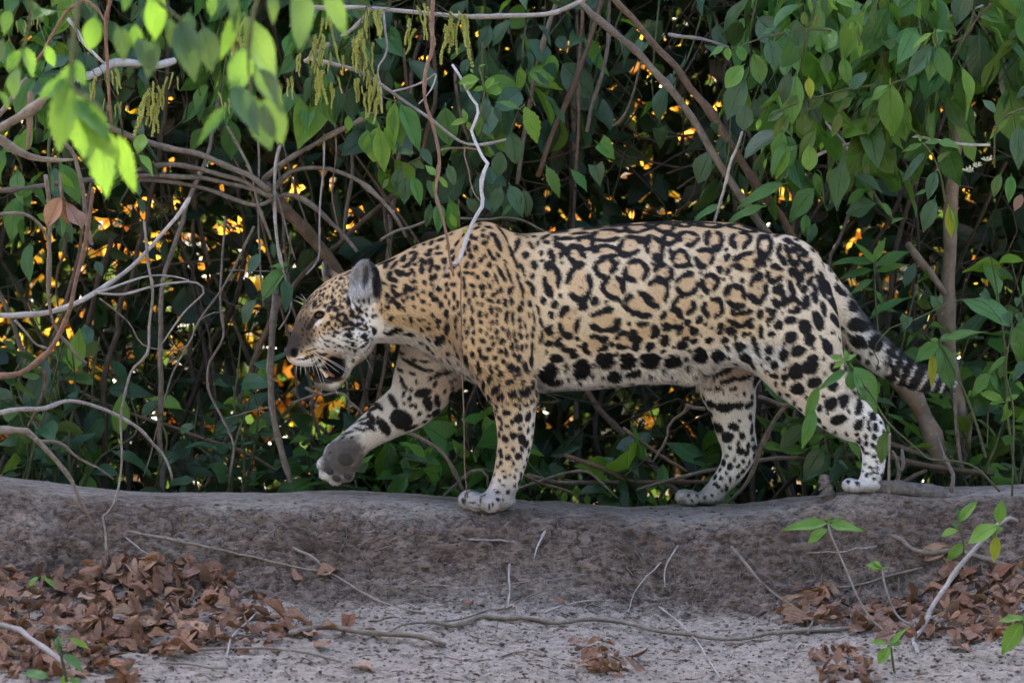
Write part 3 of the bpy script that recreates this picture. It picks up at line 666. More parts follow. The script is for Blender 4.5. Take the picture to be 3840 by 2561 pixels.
def coat(p, n):
    """linear colour of the coat at surface points p (k,3) with normals n"""
    k = len(p)
    px, pz = p[:, 0] * PXM + 1920, 1280.5 - p[:, 2] * PXM
    dx_, dz_ = px / 1.63333, pz / 1.63333
    wx = .0022 * fbm(p[:, 0] * 60, p[:, 1] * 60, p[:, 2] * 60, 3); wz = .0022 * fbm(p[:, 0] * 60 + 31, p[:, 1] * 60, p[:, 2] * 60 - 7, 3)
    c = np.repeat(CREAM[None] * .35 + TAN[None] * .65, k, 0)
    # saddle warmer on shoulder and neck, paler cream between the flank rosettes
    fl = sstep(1170, 1260, dx_) * sstep(515, 575, dz_)
    c = c + (CREAM - c) * (.92 * fl[:, None])
    sh = np.exp(-((dx_ - 1090) / 150) ** 2 - ((dz_ - 600) / 150) ** 2)
    c = c + (np.array([.54, .36, .19]) - c) * (.7 * sh[:, None])
    belly = np.interp(dx_, TR[:, 0], TR[:, 2]); topl = np.interp(dx_, TR[:, 0], TR[:, 1])
    h = (dz_ - topl) / np.maximum(belly - topl, 1)
    wf = sstep(.80, .97, h + .05 * fbm(p[:, 0] * 9, p[:, 2] * 9, 1.0, 2)) * (dx_ < 1790) * (dx_ > 1010)
    wf = wf * np.where(p[:, 1] < .015, (1 - sstep(0, 40, dz_ - belly)) * sstep(1222, 1250, dx_), 1)
    wf = np.maximum(wf, .9 * sstep(-.35, -.85, n[:, 2]) * (dx_ > 880) * (dx_ < 1850))
    low = (dz_ > belly - 12)
    # legs: far ones pale grey all over, near ones pale towards the foot and behind
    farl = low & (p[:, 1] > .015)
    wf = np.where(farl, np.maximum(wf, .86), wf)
    nf = low & (p[:, 1] <= .015) & (dx_ < 1300)
    wf = np.where(nf, np.maximum(wf, sstep(850, 990, dz_) * (.12 + .55 * sstep(1165, 1225, dx_ + (dz_ - 1000) * .12) + .70 * sstep(1070, 1125, dz_))), wf)
    nh = (p[:, 1] <= .015) & (dx_ > 1740)
    wf = np.where(nh, np.maximum(wf, .75 * sstep(860, 1000, dz_) + .2), wf)
    tail = (dx_ > 1915) & (dz_ < 905) & (p[:, 1] > -.075)
    wf = np.where(tail, sstep(1900, 1990, dx_), wf)
    wf = np.clip(wf, 0, 1)
    c = c + (WHITE - c) * wf[:, None]
    # tan wash on the inside of the far fore leg and groin
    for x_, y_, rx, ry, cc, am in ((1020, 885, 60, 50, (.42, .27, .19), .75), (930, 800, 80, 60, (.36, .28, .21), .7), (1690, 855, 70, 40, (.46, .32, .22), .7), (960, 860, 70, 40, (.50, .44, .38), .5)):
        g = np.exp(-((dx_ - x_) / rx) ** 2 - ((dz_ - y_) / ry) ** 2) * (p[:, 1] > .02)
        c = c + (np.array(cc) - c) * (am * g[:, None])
    # toes grey
    foot = sstep(1080, 1132, dz_ + 14 * fbm(p[:, 0] * 45, p[:, 1] * 45, p[:, 2] * 45, 2)) * (p[:, 2] < -.28) * (dx_ > 860)
    c = c * (1 - foot[:, None] * np.array([.52, .52, .50]))
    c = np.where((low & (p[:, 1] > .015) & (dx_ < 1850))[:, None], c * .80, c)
    sole = sstep(1.22, .78, np.hypot((dx_ - 790) / 56, (dz_ - 1054) / 54) + .28 * fbm(p[:, 0] * 60, p[:, 1] * 60, p[:, 2] * 60, 3)) * sstep(-.1, -.4, n[:, 1]) * (p[:, 1] > .03)
    c = c + (np.array([.045, .037, .035]) * (1 + 1.1 * fbm(p[:, 0] * 90, p[:, 1] * 90, p[:, 2] * 90, 3) + 3.2 * sstep(.25, .6, fbm(p[:, 0] * 48 + 5, p[:, 1] * 48, p[:, 2] * 48, 2)))[:, None] - c) * (.9 * sole[:, None])
    head = px < 1475
    if head.any():
        hx, hz, hc, hp = px[head], pz[head], c[head], p[head]
        for x, y, rx, ry, a, cc, am in PATCH:
            r = ev(hx + wx[head] * PXM, hz + wz[head] * PXM, x, y, rx, ry, a)
            g = am * sstep(1.12, .78, r) if cc[0] < .02 else am * sstep(1.35, .55, r)
            hc = hc + (cc - hc) * g[:, None]
        ear = hp[:, 1] < -.058
        for x, y, rx, ry, a, cc, am in EARP:
            X, Y = FH(x, y)
            r = ev(hx, hz, X, Y, rx / 2.9038, ry / 2.9038, math.radians(a))
            g = am * sstep(1.2, .7, r) * ear
            hc = hc + (np.array(cc) - hc) * g[:, None]
        X, Y = FH(530, 190); fe = np.exp(-((hx - X) / 34) ** 2 - ((hz - Y) / 55) ** 4) * (hp[:, 1] > .04)
        hc = hc + (np.array([.01, .01, .012]) - hc) * fe[:, None]
        X, Y = FH(440, 230); fe = np.exp(-((hx - X) / 14) ** 2 - ((hz - Y) / 30) ** 2) * (hp[:, 1] > .04)
        hc = hc + (WHITE - hc) * (.8 * fe[:, None])
        c[head] = hc
    # marks
    trunk = (~low) | (dx_ > 1890)
    q = p.copy()
    mir = (q[:, 1] > 0) & ((dz_ < belly - 12) | tail | ((px < 1480) & (dz_ < 880)))
    q[mir, 1] *= -1
    q[:, 0] += wx; q[:, 2] += wz
    order = np.argsort(q[:, 0]); qs = q[order]; qx = qs[:, 0]
    dark = np.zeros(k, np.float32); warm = np.zeros(k, np.float32)
    for cen, nn, ex, ez, rx, ry, a, comp, seed in MARK:
        R = 1.7 * max(rx, ry) + .004
        i0, i1 = np.searchsorted(qx, (cen[0] - R, cen[0] + R))
        if i1 <= i0: continue
        d = qs[i0:i1] - cen
        m_ = np.nonzero((np.abs(d[:, 2]) < R * 1.4) & (np.abs(d @ nn) < .05 + .3 * R))[0]
        if not len(m_): continue
        d = d[m_]; u = d @ ex; w = d @ ez
        ca, sa = math.cos(a), math.sin(a)
        u, w = (u * ca + w * sa) / rx, (-u * sa + w * ca) / ry
        r = np.sqrt(u * u + w * w) + 1e-6
        th = np.arctan2(w, u)
        sd = np.random.default_rng(seed + 77); ph = sd.uniform(0, 6.28, 5)
        lob = sum(np.cos((j + 2) * th + ph[j]) / (j + 2) for j in range(4))
        pxs = min(.0010 / min(rx, ry), .3)
        if comp is None:
            r = r * (1 + .13 * lob) / ((1.16 if cen[0] < -.30 and cen[2] > -.10 else 1.14) if min(rx, ry) < .0085 else 1.0)
            v = sstep(1 + pxs, 1 - pxs, r)
        else:
            rr = r * (1 + .12 * lob)
            brk = np.cos(3 * th + ph[0]) * .5 + np.cos(5 * th + ph[1]) * .4 + np.cos(2 * th + ph[4]) * .4
            half = (.0064 + .0015 * brk) / min(rx, ry) * (.94 + .2 * comp)
            half = np.clip(half, .10, .46)
            cut = sstep(-1.15 + .95 * (1 - comp) * 1.3, -.75 + .95 * (1 - comp) * 1.3, brk)
            if comp >= .99: cut = 1
            v = sstep(half + pxs, half - pxs, np.abs(rr - (1.03 - .85 * np.clip(half, 0, .32)))) * cut
            # a dot or two inside the open ring
            if comp < .95 and rx > .022 and sd.random() < .5:
                e = np.hypot((u - sd.uniform(-.25, .25)) * rx, (w - sd.uniform(-.25, .25)) * ry)
                v = np.maximum(v, sstep(.0036, .0016, e) * .9)
            ii_ = order[i0:i1][m_]
            warm[ii_] = np.maximum(warm[ii_], sstep(1., .7, rr))
        ii_ = order[i0:i1][m_]
        dark[ii_] = np.maximum(dark[ii_], v)
    c = c + (np.array([.50, .325, .175]) - c) * (.6 * warm * (1 - wf))[:, None]
    # black line of the spine and black rings of the tail end
    sp = sstep(.035, .018, h) * (dx_ > 1180) * (dx_ < 1800) * sstep(-.1, .35, vnoise(p[:, 0] * 26, 1.5) + .35)
    dark = np.maximum(dark, sp * (np.abs(p[:, 1]) < .05))
    band = vnoise((dx_ + dz_ * .5) / 1.0 * .0 + 0, 0) * 0 + np.sin((dx_ * .9 + dz_ * .42) / 27 * 2 * math.pi + 1.5 * vnoise(dx_ / 40, 2.2))
    tl = tail * sstep(2010, 2035, dx_)
    dark = np.maximum(dark, tl * sstep(-.88, -.62, band) * .98)
    dark = np.maximum(dark, tail * sstep(.25, .6, n[:, 2]) * sstep(1925, 1955, dx_) * .92)
    c = c * (1 - .10 * vnoise(p[:, 0] * 40, p[:, 1] * 40, p[:, 2] * 40))[:, None]
    c = c + (DARK - c) * np.clip(dark, 0, 1)[:, None]
    # mouth lining and bare nose stay dark whatever lies over them
    return np.clip(c, .004, .9)
FUR_N = 420000
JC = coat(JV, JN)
m = NT('jaguar_hide')
at = m.n('ShaderNodeAttribute'); at.attribute_name = 'Col'
tcj = m.n('ShaderNodeTexCoord').outputs['Object']
b = m.bsdf(at.outputs[0], .75, .15, m.noise(tcj, 260, 3, .6), .25, .003)
m.l(b.outputs[0], m.out.inputs[0]); M_HIDE = m.m
m = NT('jaguar_fur')
at = m.n('ShaderNodeAttribute'); at.attribute_name = 'Col'
b = m.bsdf(at.outputs[0], .62, .22)
m.l(b.outputs[0], m.out.inputs[0]); M_FUR = m.m
JAG = thing('jaguar', 'spotted jaguar walking along the top of the earth bank with its mouth open', 'jaguar', P(1560 * 1.6333, 1155 * 1.6333, 0))
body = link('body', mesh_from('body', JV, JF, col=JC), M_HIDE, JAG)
# ---- fur: short hairs lying back along the body
def make_fur(count):
    r = np.random.default_rng(21)
    tri_ = np.vstack([JF[:, [0, 1, 2]], JF[:, [0, 2, 3]]])
    a, b_, c = JV[tri_[:, 0]], JV[tri_[:, 1]], JV[tri_[:, 2]]
    ar = np.linalg.norm(np.cross(b_ - a, c - a), axis=1)
    vis = JN[tri_[:, 0], 1]
    ar = ar * np.where(vis < .25, 1.0, .22) * np.where((a[:, 0] < -.30) & (a[:, 2] > -.09), 2.2, 1.)
    t = r.choice(len(tri_), count, p=ar / ar.sum())
    u, v = r.random(count), r.random(count); fl = u + v > 1; u[fl], v[fl] = 1 - u[fl], 1 - v[fl]
    p = a[t] + u[:, None] * (b_ - a)[t] + v[:, None] * (c - a)[t]
    n = JN[tri_[t, 0]]
    col = coat(p, n)
    dx_, dz_ = (p[:, 0] * PXM + 1920) / 1.63333, (1280.5 - p[:, 2] * PXM) / 1.63333
    hx, hz = (p[:, 0] * PXM + 1920 - 1040) * 2.9038, (1280.5 - p[:, 2] * PXM - 940) * 2.9038
    belly = np.interp(dx_, TR[:, 0], TR[:, 2])
    L = np.full(count, .0085)
    L = np.where((dx_ > 1000) & (dx_ < 1800) & (dz_ > belly - 45) & (dz_ < belly + 25), .017, L)
    L = np.where((dx_ > 1480) & (dx_ < 1640) & (dz_ > belly - 15) & (dz_ < belly + 40), .026, L)
    L = np.where((dx_ > 1930) & (dz_ < 905), .015, L)
    L = np.where((dx_ > 860) & (dx_ < 1060) & (dz_ > 720) & (p[:, 1] < .05), .014, L)
    low = dz_ > 930
    L = np.where(low, .0075, L)
    head = (dx_ < 880) & (dz_ < 930)
    L = np.where(head, .0055, L)
    L = np.where(head & (hz > 950) & (hx > 700), .011, L)
    L = np.where(head & (hz > 1440), .010, L)
    ear = (hx > 780) & (hx < 1120) & (hz > 60) & (hz < 580) & (p[:, 1] < -.055)
    L = np.where(ear, .013, L)
    mz = head & (hx < 330) & (hz > 780)
    L = np.where(mz, .0028, L)
    bare = (head & (np.hypot((hx - 150) / 95, (hz - 1105) / 80) < 1)) | (head & (np.hypot((hx - 600) / 140, (hz - 1285) / 135) < 1)) | (head & (np.hypot((hx - 470) / 75, (hz - 700) / 50) < 1))
    sole = (np.hypot((dx_ - 778) / 52, (dz_ - 1070) / 48) < 1) & (n[:, 1] < -.3)
    L = np.where(bare, .0006, L); L = np.where(sole, .0065, L)
    # lie of the hair
    F = np.tile(np.array([.80, 0, -.55]), (count, 1))
    F[head] = (.75, 0, .42)
    F[head & (hz > 950)] = (.85, 0, -.30)
    F[ear] = (-.25, -.3, .9)
    fl_ = (dz_ > 870) & (p[:, 1] > .02) & (dx_ < 1080); F[fl_] = (-.55, 0, -.8)
    nl = (dz_ > 880) & (dx_ > 1100) & (dx_ < 1260); F[nl] = (.35, 0, -.95)
    hl = (dz_ > 880) & (dx_ > 1590) & (dx_ < 1760); F[hl] = (.25, 0, -.95)
    bl = (dx_ > 1240) & (dx_ < 1640) & (dz_ > belly - 40) & (dz_ < belly + 40); F[bl] = (.45, 0, -.9)
    tl = (dx_ > 1915) & (dz_ < 905); F[tl] = (.85, 0, -.6)
    F = F + .28 * np.stack([fbm(p[:, 0] * 16, p[:, 1] * 16, p[:, 2] * 16, 2), fbm(p[:, 0] * 16 + 9, p[:, 1] * 16, p[:, 2] * 16, 2), fbm(p[:, 0] * 16, p[:, 1] * 16 + 9, p[:, 2] * 16, 2)], 1) + r.normal(0, .16, (count, 3))
    F -= n * np.sum(F * n, 1)[:, None]
    F /= np.linalg.norm(F, axis=1)[:, None] + 1e-9
    lift = r.uniform(.22, .5, count)
    lift = np.where(ear | (L > .012), lift + .12, lift)
    d = F + n * lift[:, None]; d /= np.linalg.norm(d, axis=1)[:, None]
    L = L * r.uniform(.6, 1.25, count)
    w = np.cross(d, n); w /= np.linalg.norm(w, axis=1)[:, None] + 1e-9
    wd = r.uniform(.00042, .00085, count) * np.where(L > .012, 1.15, 1.)
    root = p - n * .0012
    mid = root + d * (L * .55)[:, None]
    tip = root + d * L[:, None] - n * (L * .10)[:, None]
    V = np.stack([root - w * wd[:, None], root + w * wd[:, None], mid + w * (wd * .7)[:, None], mid - w * (wd * .7)[:, None], tip], 1).reshape(-1, 3)
    k = np.arange(count)[:, None] * 5
    Fc = np.vstack([k + [0, 1, 2], k + [0, 2, 3], k + [3, 2, 4]])
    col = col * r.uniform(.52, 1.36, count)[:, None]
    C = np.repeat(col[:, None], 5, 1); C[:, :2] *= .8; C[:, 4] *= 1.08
    N = np.repeat(n[:, None] * .85 + F[:, None] * -.0, 5, 1) + r.normal(0, .34, (count, 1, 3))
    N[:, 4] += d * .3
    return V, Fc, np.clip(C.reshape(-1, 3), .003, .95), N.reshape(-1, 3)
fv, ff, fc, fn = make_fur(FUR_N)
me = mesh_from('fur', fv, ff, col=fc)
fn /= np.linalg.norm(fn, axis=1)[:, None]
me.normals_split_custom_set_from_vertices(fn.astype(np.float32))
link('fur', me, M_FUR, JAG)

# ---- eyes, whiskers, tongue, teeth, pads
def ball(c, r, seg=18, rings=12, sc=(1, 1, 1)):
    bm = bmesh.new(); bmesh.ops.create_uvsphere(bm, u_segments=seg, v_segments=rings, radius=1)
    v = np.array([x.co[:] for x in bm.verts]) * r * np.array(sc) + c
    bm.verts.index_update()
    f = [[x.index for x in q.verts] for q in bm.faces]; bm.free()
    return v, np.array([q if len(q) == 4 else q + [q[2]] for q in f])
def solid(name, c, r, sc, mat, parent, rot=None, warp=0.0, seg=18, rings=12):
    v, f = ball(np.zeros(3), r, seg, rings, sc)
    if warp: v = v * (1 + warp * fbm(v[:, 0] / r * 1.7 + c[0] * 9, v[:, 1] / r * 1.7, v[:, 2] / r * 1.7, 2))[:, None]
    if rot is not None: v = v @ np.array(Matrix.Rotation(rot, 3, 'Y')).T
    return link(name, mesh_from(name, v + c, tri(f)), mat, parent)
m = NT('jaguar_eye')
tce = m.n('ShaderNodeTexCoord').outputs['Object']
def plain(name, col, rough=.5, spec=.5, nz=None, amt=.3, bump=0):
    q = NT(name); co = q.n('ShaderNodeTexCoord').outputs['Object']
    if nz:
        t = q.noise(co, nz, 4, .6)
        c = q.mix(t, tuple(x * (1 - amt) for x in col), tuple(min(1, x * (1 + amt)) for x in col))
        bb = q.bsdf(c, rough, spec, t if bump else None, bump, .004)
    else:
        bb = q.bsdf(col, rough, spec)
    q.l(bb.outputs[0], q.out.inputs[0]); return q.m
M_IRIS = plain('amber_iris', (.13, .078, .038), .12, .6, 900, .4)
M_PUP = plain('black_pupil', (.004, .004, .005), .08, .8)
M_WHISK = plain('whisker', (.82, .80, .76), .4, .4)
M_TONG = plain('tongue', (.30, .12, .10), .35, .5, 300, .2, .3)
M_TOOTH = plain('tooth', (.72, .60, .40), .3, .5, 120, .12)
M_PAD = plain('paw_pad', (.048, .040, .038), .75, .25, 320, .7, 1.0)
M_NOSE = plain('nose_leather', (.038, .028, .029), .42, .5, 420, .35, .8)
for s in (-1, 1):
    ex_, ez_ = hd(470, 704)
    c0, _n = anchor(*FH(470, 704))
    c = np.array([ex_, s * (abs(c0[1]) - .0015), ez_])
    e = solid('eye', c, .0086, (1, .85, .70), M_IRIS, JAG)
    solid('pupil', c + np.array([-.0016, s * .0066, .0006]), .0036, (1, .7, 1), M_PUP, e).location = (0, 0, 0)
# upper and lower lids hood the eye
nv, nf = ball(np.zeros(3), 1, 16, 10)
def whisk(x, y, dirx, diry, L, droop, dy, r0=.00055):
    c, n_ = anchor(*FH(x, y))
    if c is None: return
    d = np.array([dirx, dy, -diry], float); d /= np.linalg.norm(d)
    t = np.linspace(0, 1, 9)[:, None]
    pts = c + n_ * .001 + d * L * t + np.array([0, 0, -droop * L]) * t ** 2
    v, f = tube(pts, r0 * (1 - .75 * t[:, 0]), 4)
    link('whisker', mesh_from('whisker', v, tri(f)), M_WHISK, JAG)
for w in [(430,1120,.75,.75,.058,.25,-.35),(440,1135,.9,.45,.105,.10,-.30),(430,1150,.88,.5,.075,.1,-.35),(480,1150,.9,.35,.085,.15,-.3),(470,1105,.95,.12,.055,.2,-.3),(410,1130,.6,1.,.05,.2,-.4),(420,1170,.5,1.1,.062,.15,-.3),(440,1165,.55,1.0,.055,.2,-.3),(370,1160,.35,1.1,.035,.2,-.3),(400,1190,.45,1.2,.06,.1,-.3),(350,1180,.2,1.2,.03,.1,-.3),(860,900,.85,.7,.05,.4,-.4),(880,1030,.7,.7,.058,.5,-.3),(270,510,-.8,-.55,.028,.1,-.25),(240,545,-.9,-.55,.032,.1,-.2),(275,505,-.5,-.75,.024,.1,-.25),(480,1500,-.1,1,.018,.1,-.2),(640,1500,.4,1,.02,.1,-.2),(210,1240,-.1,1,.022,.1,-.1),(250,1255,0,1,.022,.1,-.1),(300,1265,.1,1,.02,.1,-.2)]:
    whisk(*w)
tx_, tz_ = hd(560, 1345)
solid('tongue', np.array([tx_, -.004, tz_]), .017, (1.2, .9, .42), M_TONG, JAG, .5, .1)
for q, (x, y, L, s) in enumerate([(500, 1330, .022, .0058), (478, 1340, .018, .0045)]):
    a_ = np.array([hd(x, y)[0], -.020 + q * .036, hd(x, y)[1]])
    pts = catmull([a_ + np.array([.010, 0, -.010]), a_ + np.array([.003, 0, 0]), a_ + np.array([-.008, 0, .010])], 8)
    v, f = tube(pts, s * np.linspace(1, .25, 8), 8)
    link('tooth', mesh_from('tooth', v, tri(f)), M_TOOTH, JAG)
nx0, nz0 = hd(128, 1092)
solid('nose', np.array([nx0, 0, nz0]), .0155, (.78, 1.25, .95), M_NOSE, JAG, .45, .12)
for x, y, rx, rz in ((793, 1058, 27, 21), (752, 1080, 16, 10), (768, 1101, 15, 10), (798, 1096, 13, 10)):
    c, n_ = anchor(x * 1.63333, y * 1.63333)
    solid('paw_pad', c + np.array([0, .002, 0]), 1.0, (rx * DM, .0080, rz * DM), M_PAD, JAG, .5, .5)
# ------------------------------------------------------------------ leaves, stems and their materials
def leaf_mesh(name, W=.4, belly=.42, sharp=1.0, fold=.25, curl=.25, wave=.05, serr=0.0, heart=0.0, n=9, stalk=.10, seed=0, twist=0.0):
    """a leaf one unit long along +Y, facing +Z, its stalk behind the origin"""
    r = np.random.default_rng(seed)
    t = np.linspace(0, 1, n)
    w = np.sin(np.pi * t ** (math.log(.5) / math.log(belly))) ** (.75 if sharp < 1 else .9) * W / 2
    w *= (1 - .35 * sharp * sstep(.6, 1, t) * (t - .6) / .4)
    w[0] = .012; w[-1] = .004
    V, UV = [], []
    for i in range(n):
        ww = w[i] * (1 + (serr * (1 if i % 2 else -1) if 0 < i < n - 1 else 0)) * (1 + .12 * r.uniform(-1, 1) * (wave > .06))
        z0 = -curl * (t[i] ** 2) * .5
        tw = twist * t[i]
        back = -heart * .16 * (i == 1)
        for k, u in enumerate((-1, 0, 1)):
            x = u * ww; z = abs(u) * ww * fold * 1.6 + (wave * math.sin(t[i] * 9 + u * 2 + seed) * abs(u))
            V.append((x * math.cos(tw) - z * math.sin(tw), t[i] + (back if u else 0), z0 + x * math.sin(tw) + z * math.cos(tw)))
            UV.append((.5 + .5 * u, t[i]))
    F = []
    for i in range(n - 1):
        a = i * 3
        F += [(a, a + 1, a + 4, a + 3), (a + 1, a + 2, a + 5, a + 4)]
    k = len(V)
    V += [(-.014, -stalk, -.02), (.014, -stalk, -.02), (.012, .04, .004), (-.012, .04, .004)]
    UV += [(.48, 0), (.52, 0), (.52, .03), (.48, .03)]
    F.append((k, k + 1, k + 2, k + 3))
    V = np.array(V)
    f = np.array(F)
    return mesh_from(name, V, f, uv=np.array(UV))
def leaf_mat(name, cols, trans=.25, rough=.42, spec=.5, vein=(1.5, 1.5, 1.3), dry=False, spots=.0):
    m = NT(name)
    oi = m.n('ShaderNodeObjectInfo'); rnd = oi.outputs['Random']
    uv = m.n('ShaderNodeUVMap').outputs[0]
    sp = m.n('ShaderNodeSeparateXYZ'); m.l(uv, sp.inputs[0])
    u = m.math('ABSOLUTE', m.math('SUBTRACT', sp.outputs[0], .5))
    v = sp.outputs[1]
    base = m.ramp(rnd, [(i / max(1, len(cols) - 1), c) for i, c in enumerate(cols)])
    cmb = m.n('ShaderNodeCombineXYZ'); m.l(sp.outputs[0], cmb.inputs[0]); m.l(v, cmb.inputs[1]); m.l(m.math('MULTIPLY', rnd, 37.), cmb.inputs[2])
    nz = m.noise(cmb.outputs[0], 4.5, 5, .65)
    base = m.mix(m.ramp(nz, [(.3, .0), (.75, .55)]), base, m.mix(.5, base, cols[-1]))
    # side veins bend towards the tip
    st = m.math('SINE', m.math('MULTIPLY', m.math('SUBTRACT', m.math('MULTIPLY', v, 1.), m.math('MULTIPLY', u, .55)), 62.))
    side = m.ramp(st, [(.86, 0.), (1., .55)])
    mid = m.ramp(u, [(0., 1.), (.035, 0.)])
    vn = m.math('MAXIMUM', m.math('MULTIPLY', side, .45), mid)
    vc = m.n('ShaderNodeMix', data_type='RGBA', blend_type='MULTIPLY'); vc.inputs[0].default_value = 1
    m.l(base, vc.inputs[6]); vc.inputs[7].default_value = (*vein, 1)
    col = m.mix(m.math('MULTIPLY', vn, .8), base, vc.outputs[2])
    if spots:
        s2 = m.noise(cmb.outputs[0], 13, 3, .6)
        col = m.mix(m.ramp(s2, [(.66, 0.), (.72, spots)]), col, (.16, .10, .045))
    hgt = m.math('ADD', m.math('MULTIPLY', vn, -.6), m.math('MULTIPLY', nz, .9 if dry else .35))
    rg = m.math('ADD', m.math('MULTIPLY', nz, .25), rough - .1)
    b = m.bsdf(col, rg, spec, hgt, .5 if not dry else .9, .02)
    t = m.n('ShaderNodeBsdfTranslucent')
    tcol = m.mix(.6, col, (.20, .34, .025) if not dry else (.5, .25, .06)) if trans else col
    m.l(tcol, t.inputs[0]); m.l(m.bump, t.inputs['Normal'])
    ms = m.n('ShaderNodeMixShader'); ms.inputs[0].default_value = trans
    m.l(b.outputs[0], ms.inputs[1]); m.l(t.outputs[0], ms.inputs[2]); m.l(ms.outputs[0], m.out.inputs[0])
    return m.m
M_DARKLEAF = leaf_mat('dark_leaf', [(.014, .044, .020), (.023, .068, .026), (.034, .088, .026), (.018, .056, .026)], .15, .34, .55)
M_MIDLEAF = leaf_mat('mid_green_leaf', [(.028, .125, .018), (.050, .170, .022), (.068, .165, .018), (.028, .120, .030)], .28, .36, .5, spots=.3)
M_OLIVE = leaf_mat('olive_leaf', [(.062, .115, .016), (.048, .105, .020), (.085, .130, .014), (.040, .100, .028)], .28, .40, .5, spots=.6)
M_BRIGHT = leaf_mat('young_leaf', [(.085, .225, .022), (.12, .27, .025), (.15, .29, .03), (.10, .24, .04)], .38, .42, .5)
M_YELLOW = leaf_mat('yellowing_leaf', [(.35, .36, .03), (.28, .34, .03)], .35, .45, .4, spots=.7)
M_BLUELEAF = leaf_mat('blue_green_leaf', [(.020, .066, .036), (.028, .086, .044), (.022, .074, .032)], .12, .42, .45)
M_DRY = leaf_mat('dry_leaf', [(.20, .088, .056), (.33, .170, .105), (.46, .27, .17), (.26, .130, .095), (.36, .205, .135), (.31, .20, .165), (.50, .34, .235), (.24, .105, .066)], .12, .62, .3, (1.25, 1.2, 1.15), True, .5)
M_SUNDRY = leaf_mat('sunlit_dry_leaf', [(.55, .20, .03), (.62, .30, .04), (.50, .36, .05), (.60, .24, .06)], .55, .6, .2, (1.1, 1.1, 1.1), True)
M_SUNYEL = leaf_mat('sunlit_yellow_leaf', [(.52, .42, .04), (.40, .42, .05), (.58, .40, .05)], .55, .6, .2)
LM = {'ovate': [leaf_mesh('leaf', W, bl, 1, fo, cu, wv, 0, 0, 9, .10, i, tw) for i, (W, bl, fo, cu, wv, tw) in enumerate([(.46, .42, .25, .3, .03, .1), (.52, .45, .15, .45, .04, -.2), (.42, .4, .35, .15, .03, .2), (.48, .44, .1, .6, .05, .0)])],
      'lance': [leaf_mesh('leaf', W, bl, 1, fo, cu, wv, 0, 0, 9, .06, 10 + i, tw) for i, (W, bl, fo, cu, wv, tw) in enumerate([(.27, .42, .3, .3, .02, .1), (.31, .45, .2, .55, .03, -.2), (.24, .4, .4, .2, .02, .25), (.34, .42, .15, .4, .04, .1)])],
      'round': [leaf_mesh('leaf', W, bl, .4, fo, cu, wv, 0, 0, 9, .10, 20 + i, tw) for i, (W, bl, fo, cu, wv, tw) in enumerate([(.62, .5, .2, .25, .03, .1), (.70, .52, .1, .35, .05, -.1), (.58, .48, .3, .2, .02, .2)])],
      'serrate': [leaf_mesh('leaf', W, bl, 1, .2, cu, .03, .10, 0, 15, .08, 30 + i, tw) for i, (W, bl, cu, tw) in enumerate([(.42, .45, .35, .1), (.36, .42, .5, -.2), (.46, .48, .3, .2)])],
      'heart': [leaf_mesh('leaf', W, .22, 1, .35, .3, .02, 0, 1.3, 9, .2, 40 + i, tw) for i, (W, tw) in enumerate([(.72, .1), (.80, -.2)])],
      'dry': [leaf_mesh('dry_leaf', W, bl, 1, fo, cu, wv, 0, 0, 9, .06, 50 + i, tw) for i, (W, bl, fo, cu, wv, tw) in enumerate([(.46, .45, .5, .7, .07, .5), (.5, .48, -.35, -.5, .07, -.4), (.44, .42, .6, .3, .06, .2), (.54, .5, .2, .9, .09, -.6), (.40, .45, -.5, .4, .08, .5), (.5, .46, .3, -.4, .09, .7), (.48, .44, .15, .35, .06, .1), (.42, .45, .7, .5, .07, -.3)])]}
_cache = {}
def leaf_obj(kind, mat, pos, d, up, L, parent, name='leaf', i=None, base=None):
    """one leaf: starts at pos, points along d, upper face towards up"""
    key = (kind, mat.name, i if i is not None else random.randrange(len(LM[kind])))
    if key not in _cache:
        me = LM[kind][key[2]].copy(); me.name = name; me.materials.clear(); me.materials.append(mat); _cache[key] = me
    o = bpy.data.objects.new(name, _cache[key])
    y = Vector(d).normalized(); u = Vector(up)
    x = y.cross(u)
    if x.length < 1e-4: x = y.orthogonal()
    x.normalize(); z = x.cross(y)
    M = Matrix((x, y, z)).transposed()
    o.rotation_mode = 'QUATERNION'; o.rotation_quaternion = M.to_quaternion()
    o.scale = (L, L, L)
    o.location = Vector(pos) - (Vector(parent.location) if parent else Vector((0, 0, 0)))
    COL.objects.link(o)
    if parent: o.parent = parent
    return o

def bark(name, c0, c1, sc=60, rough=.8, st=.5):
    m = NT(name)
    co = m.n('ShaderNodeTexCoord').outputs['Object']
    n1 = m.noise(co, sc, 5, .65); n2 = m.noise(co, sc * .18, 3, .6); n3 = m.noise(co, sc * 4, 3, .6)
    c = m.mix(m.ramp(n1, [(.35, 0.), (.68, 1.)]), c0, c1)
    c = m.mix(m.ramp(n2, [(.35, .55), (.65, 0.)]), c, tuple(x * .5 for x in c0))
    oi = m.n('ShaderNodeObjectInfo').outputs['Random']
    c = m.mix(m.math('MULTIPLY', oi, .35), c, tuple(x * .45 for x in c0))
    c = m.mix(m.ramp(n3, [(.62, 0.), (.72, .5)]), c, tuple(min(1, x * 1.5) for x in c1))
    b = m.bsdf(c, rough, .25, n1, st, .006)
    m.l(b.outputs[0], m.out.inputs[0]); return m.m
M_PALE = bark('pale_grey_bark', (.26, .235, .225), (.46, .43, .42))
M_WHITEB = bark('white_bark', (.44, .43, .45), (.66, .66, .69), 40)
M_GREYB = bark('grey_brown_bark', (.135, .110, .090), (.27, .235, .205))
M_BROWNB = bark('brown_bark', (.120, .078, .055), (.22, .16, .125))
M_REDB = bark('reddish_brown_bark', (.16, .095, .068), (.27, .185, .145))
M_DARKB = bark('dark_bark', (.035, .027, .020), (.085, .066, .048))
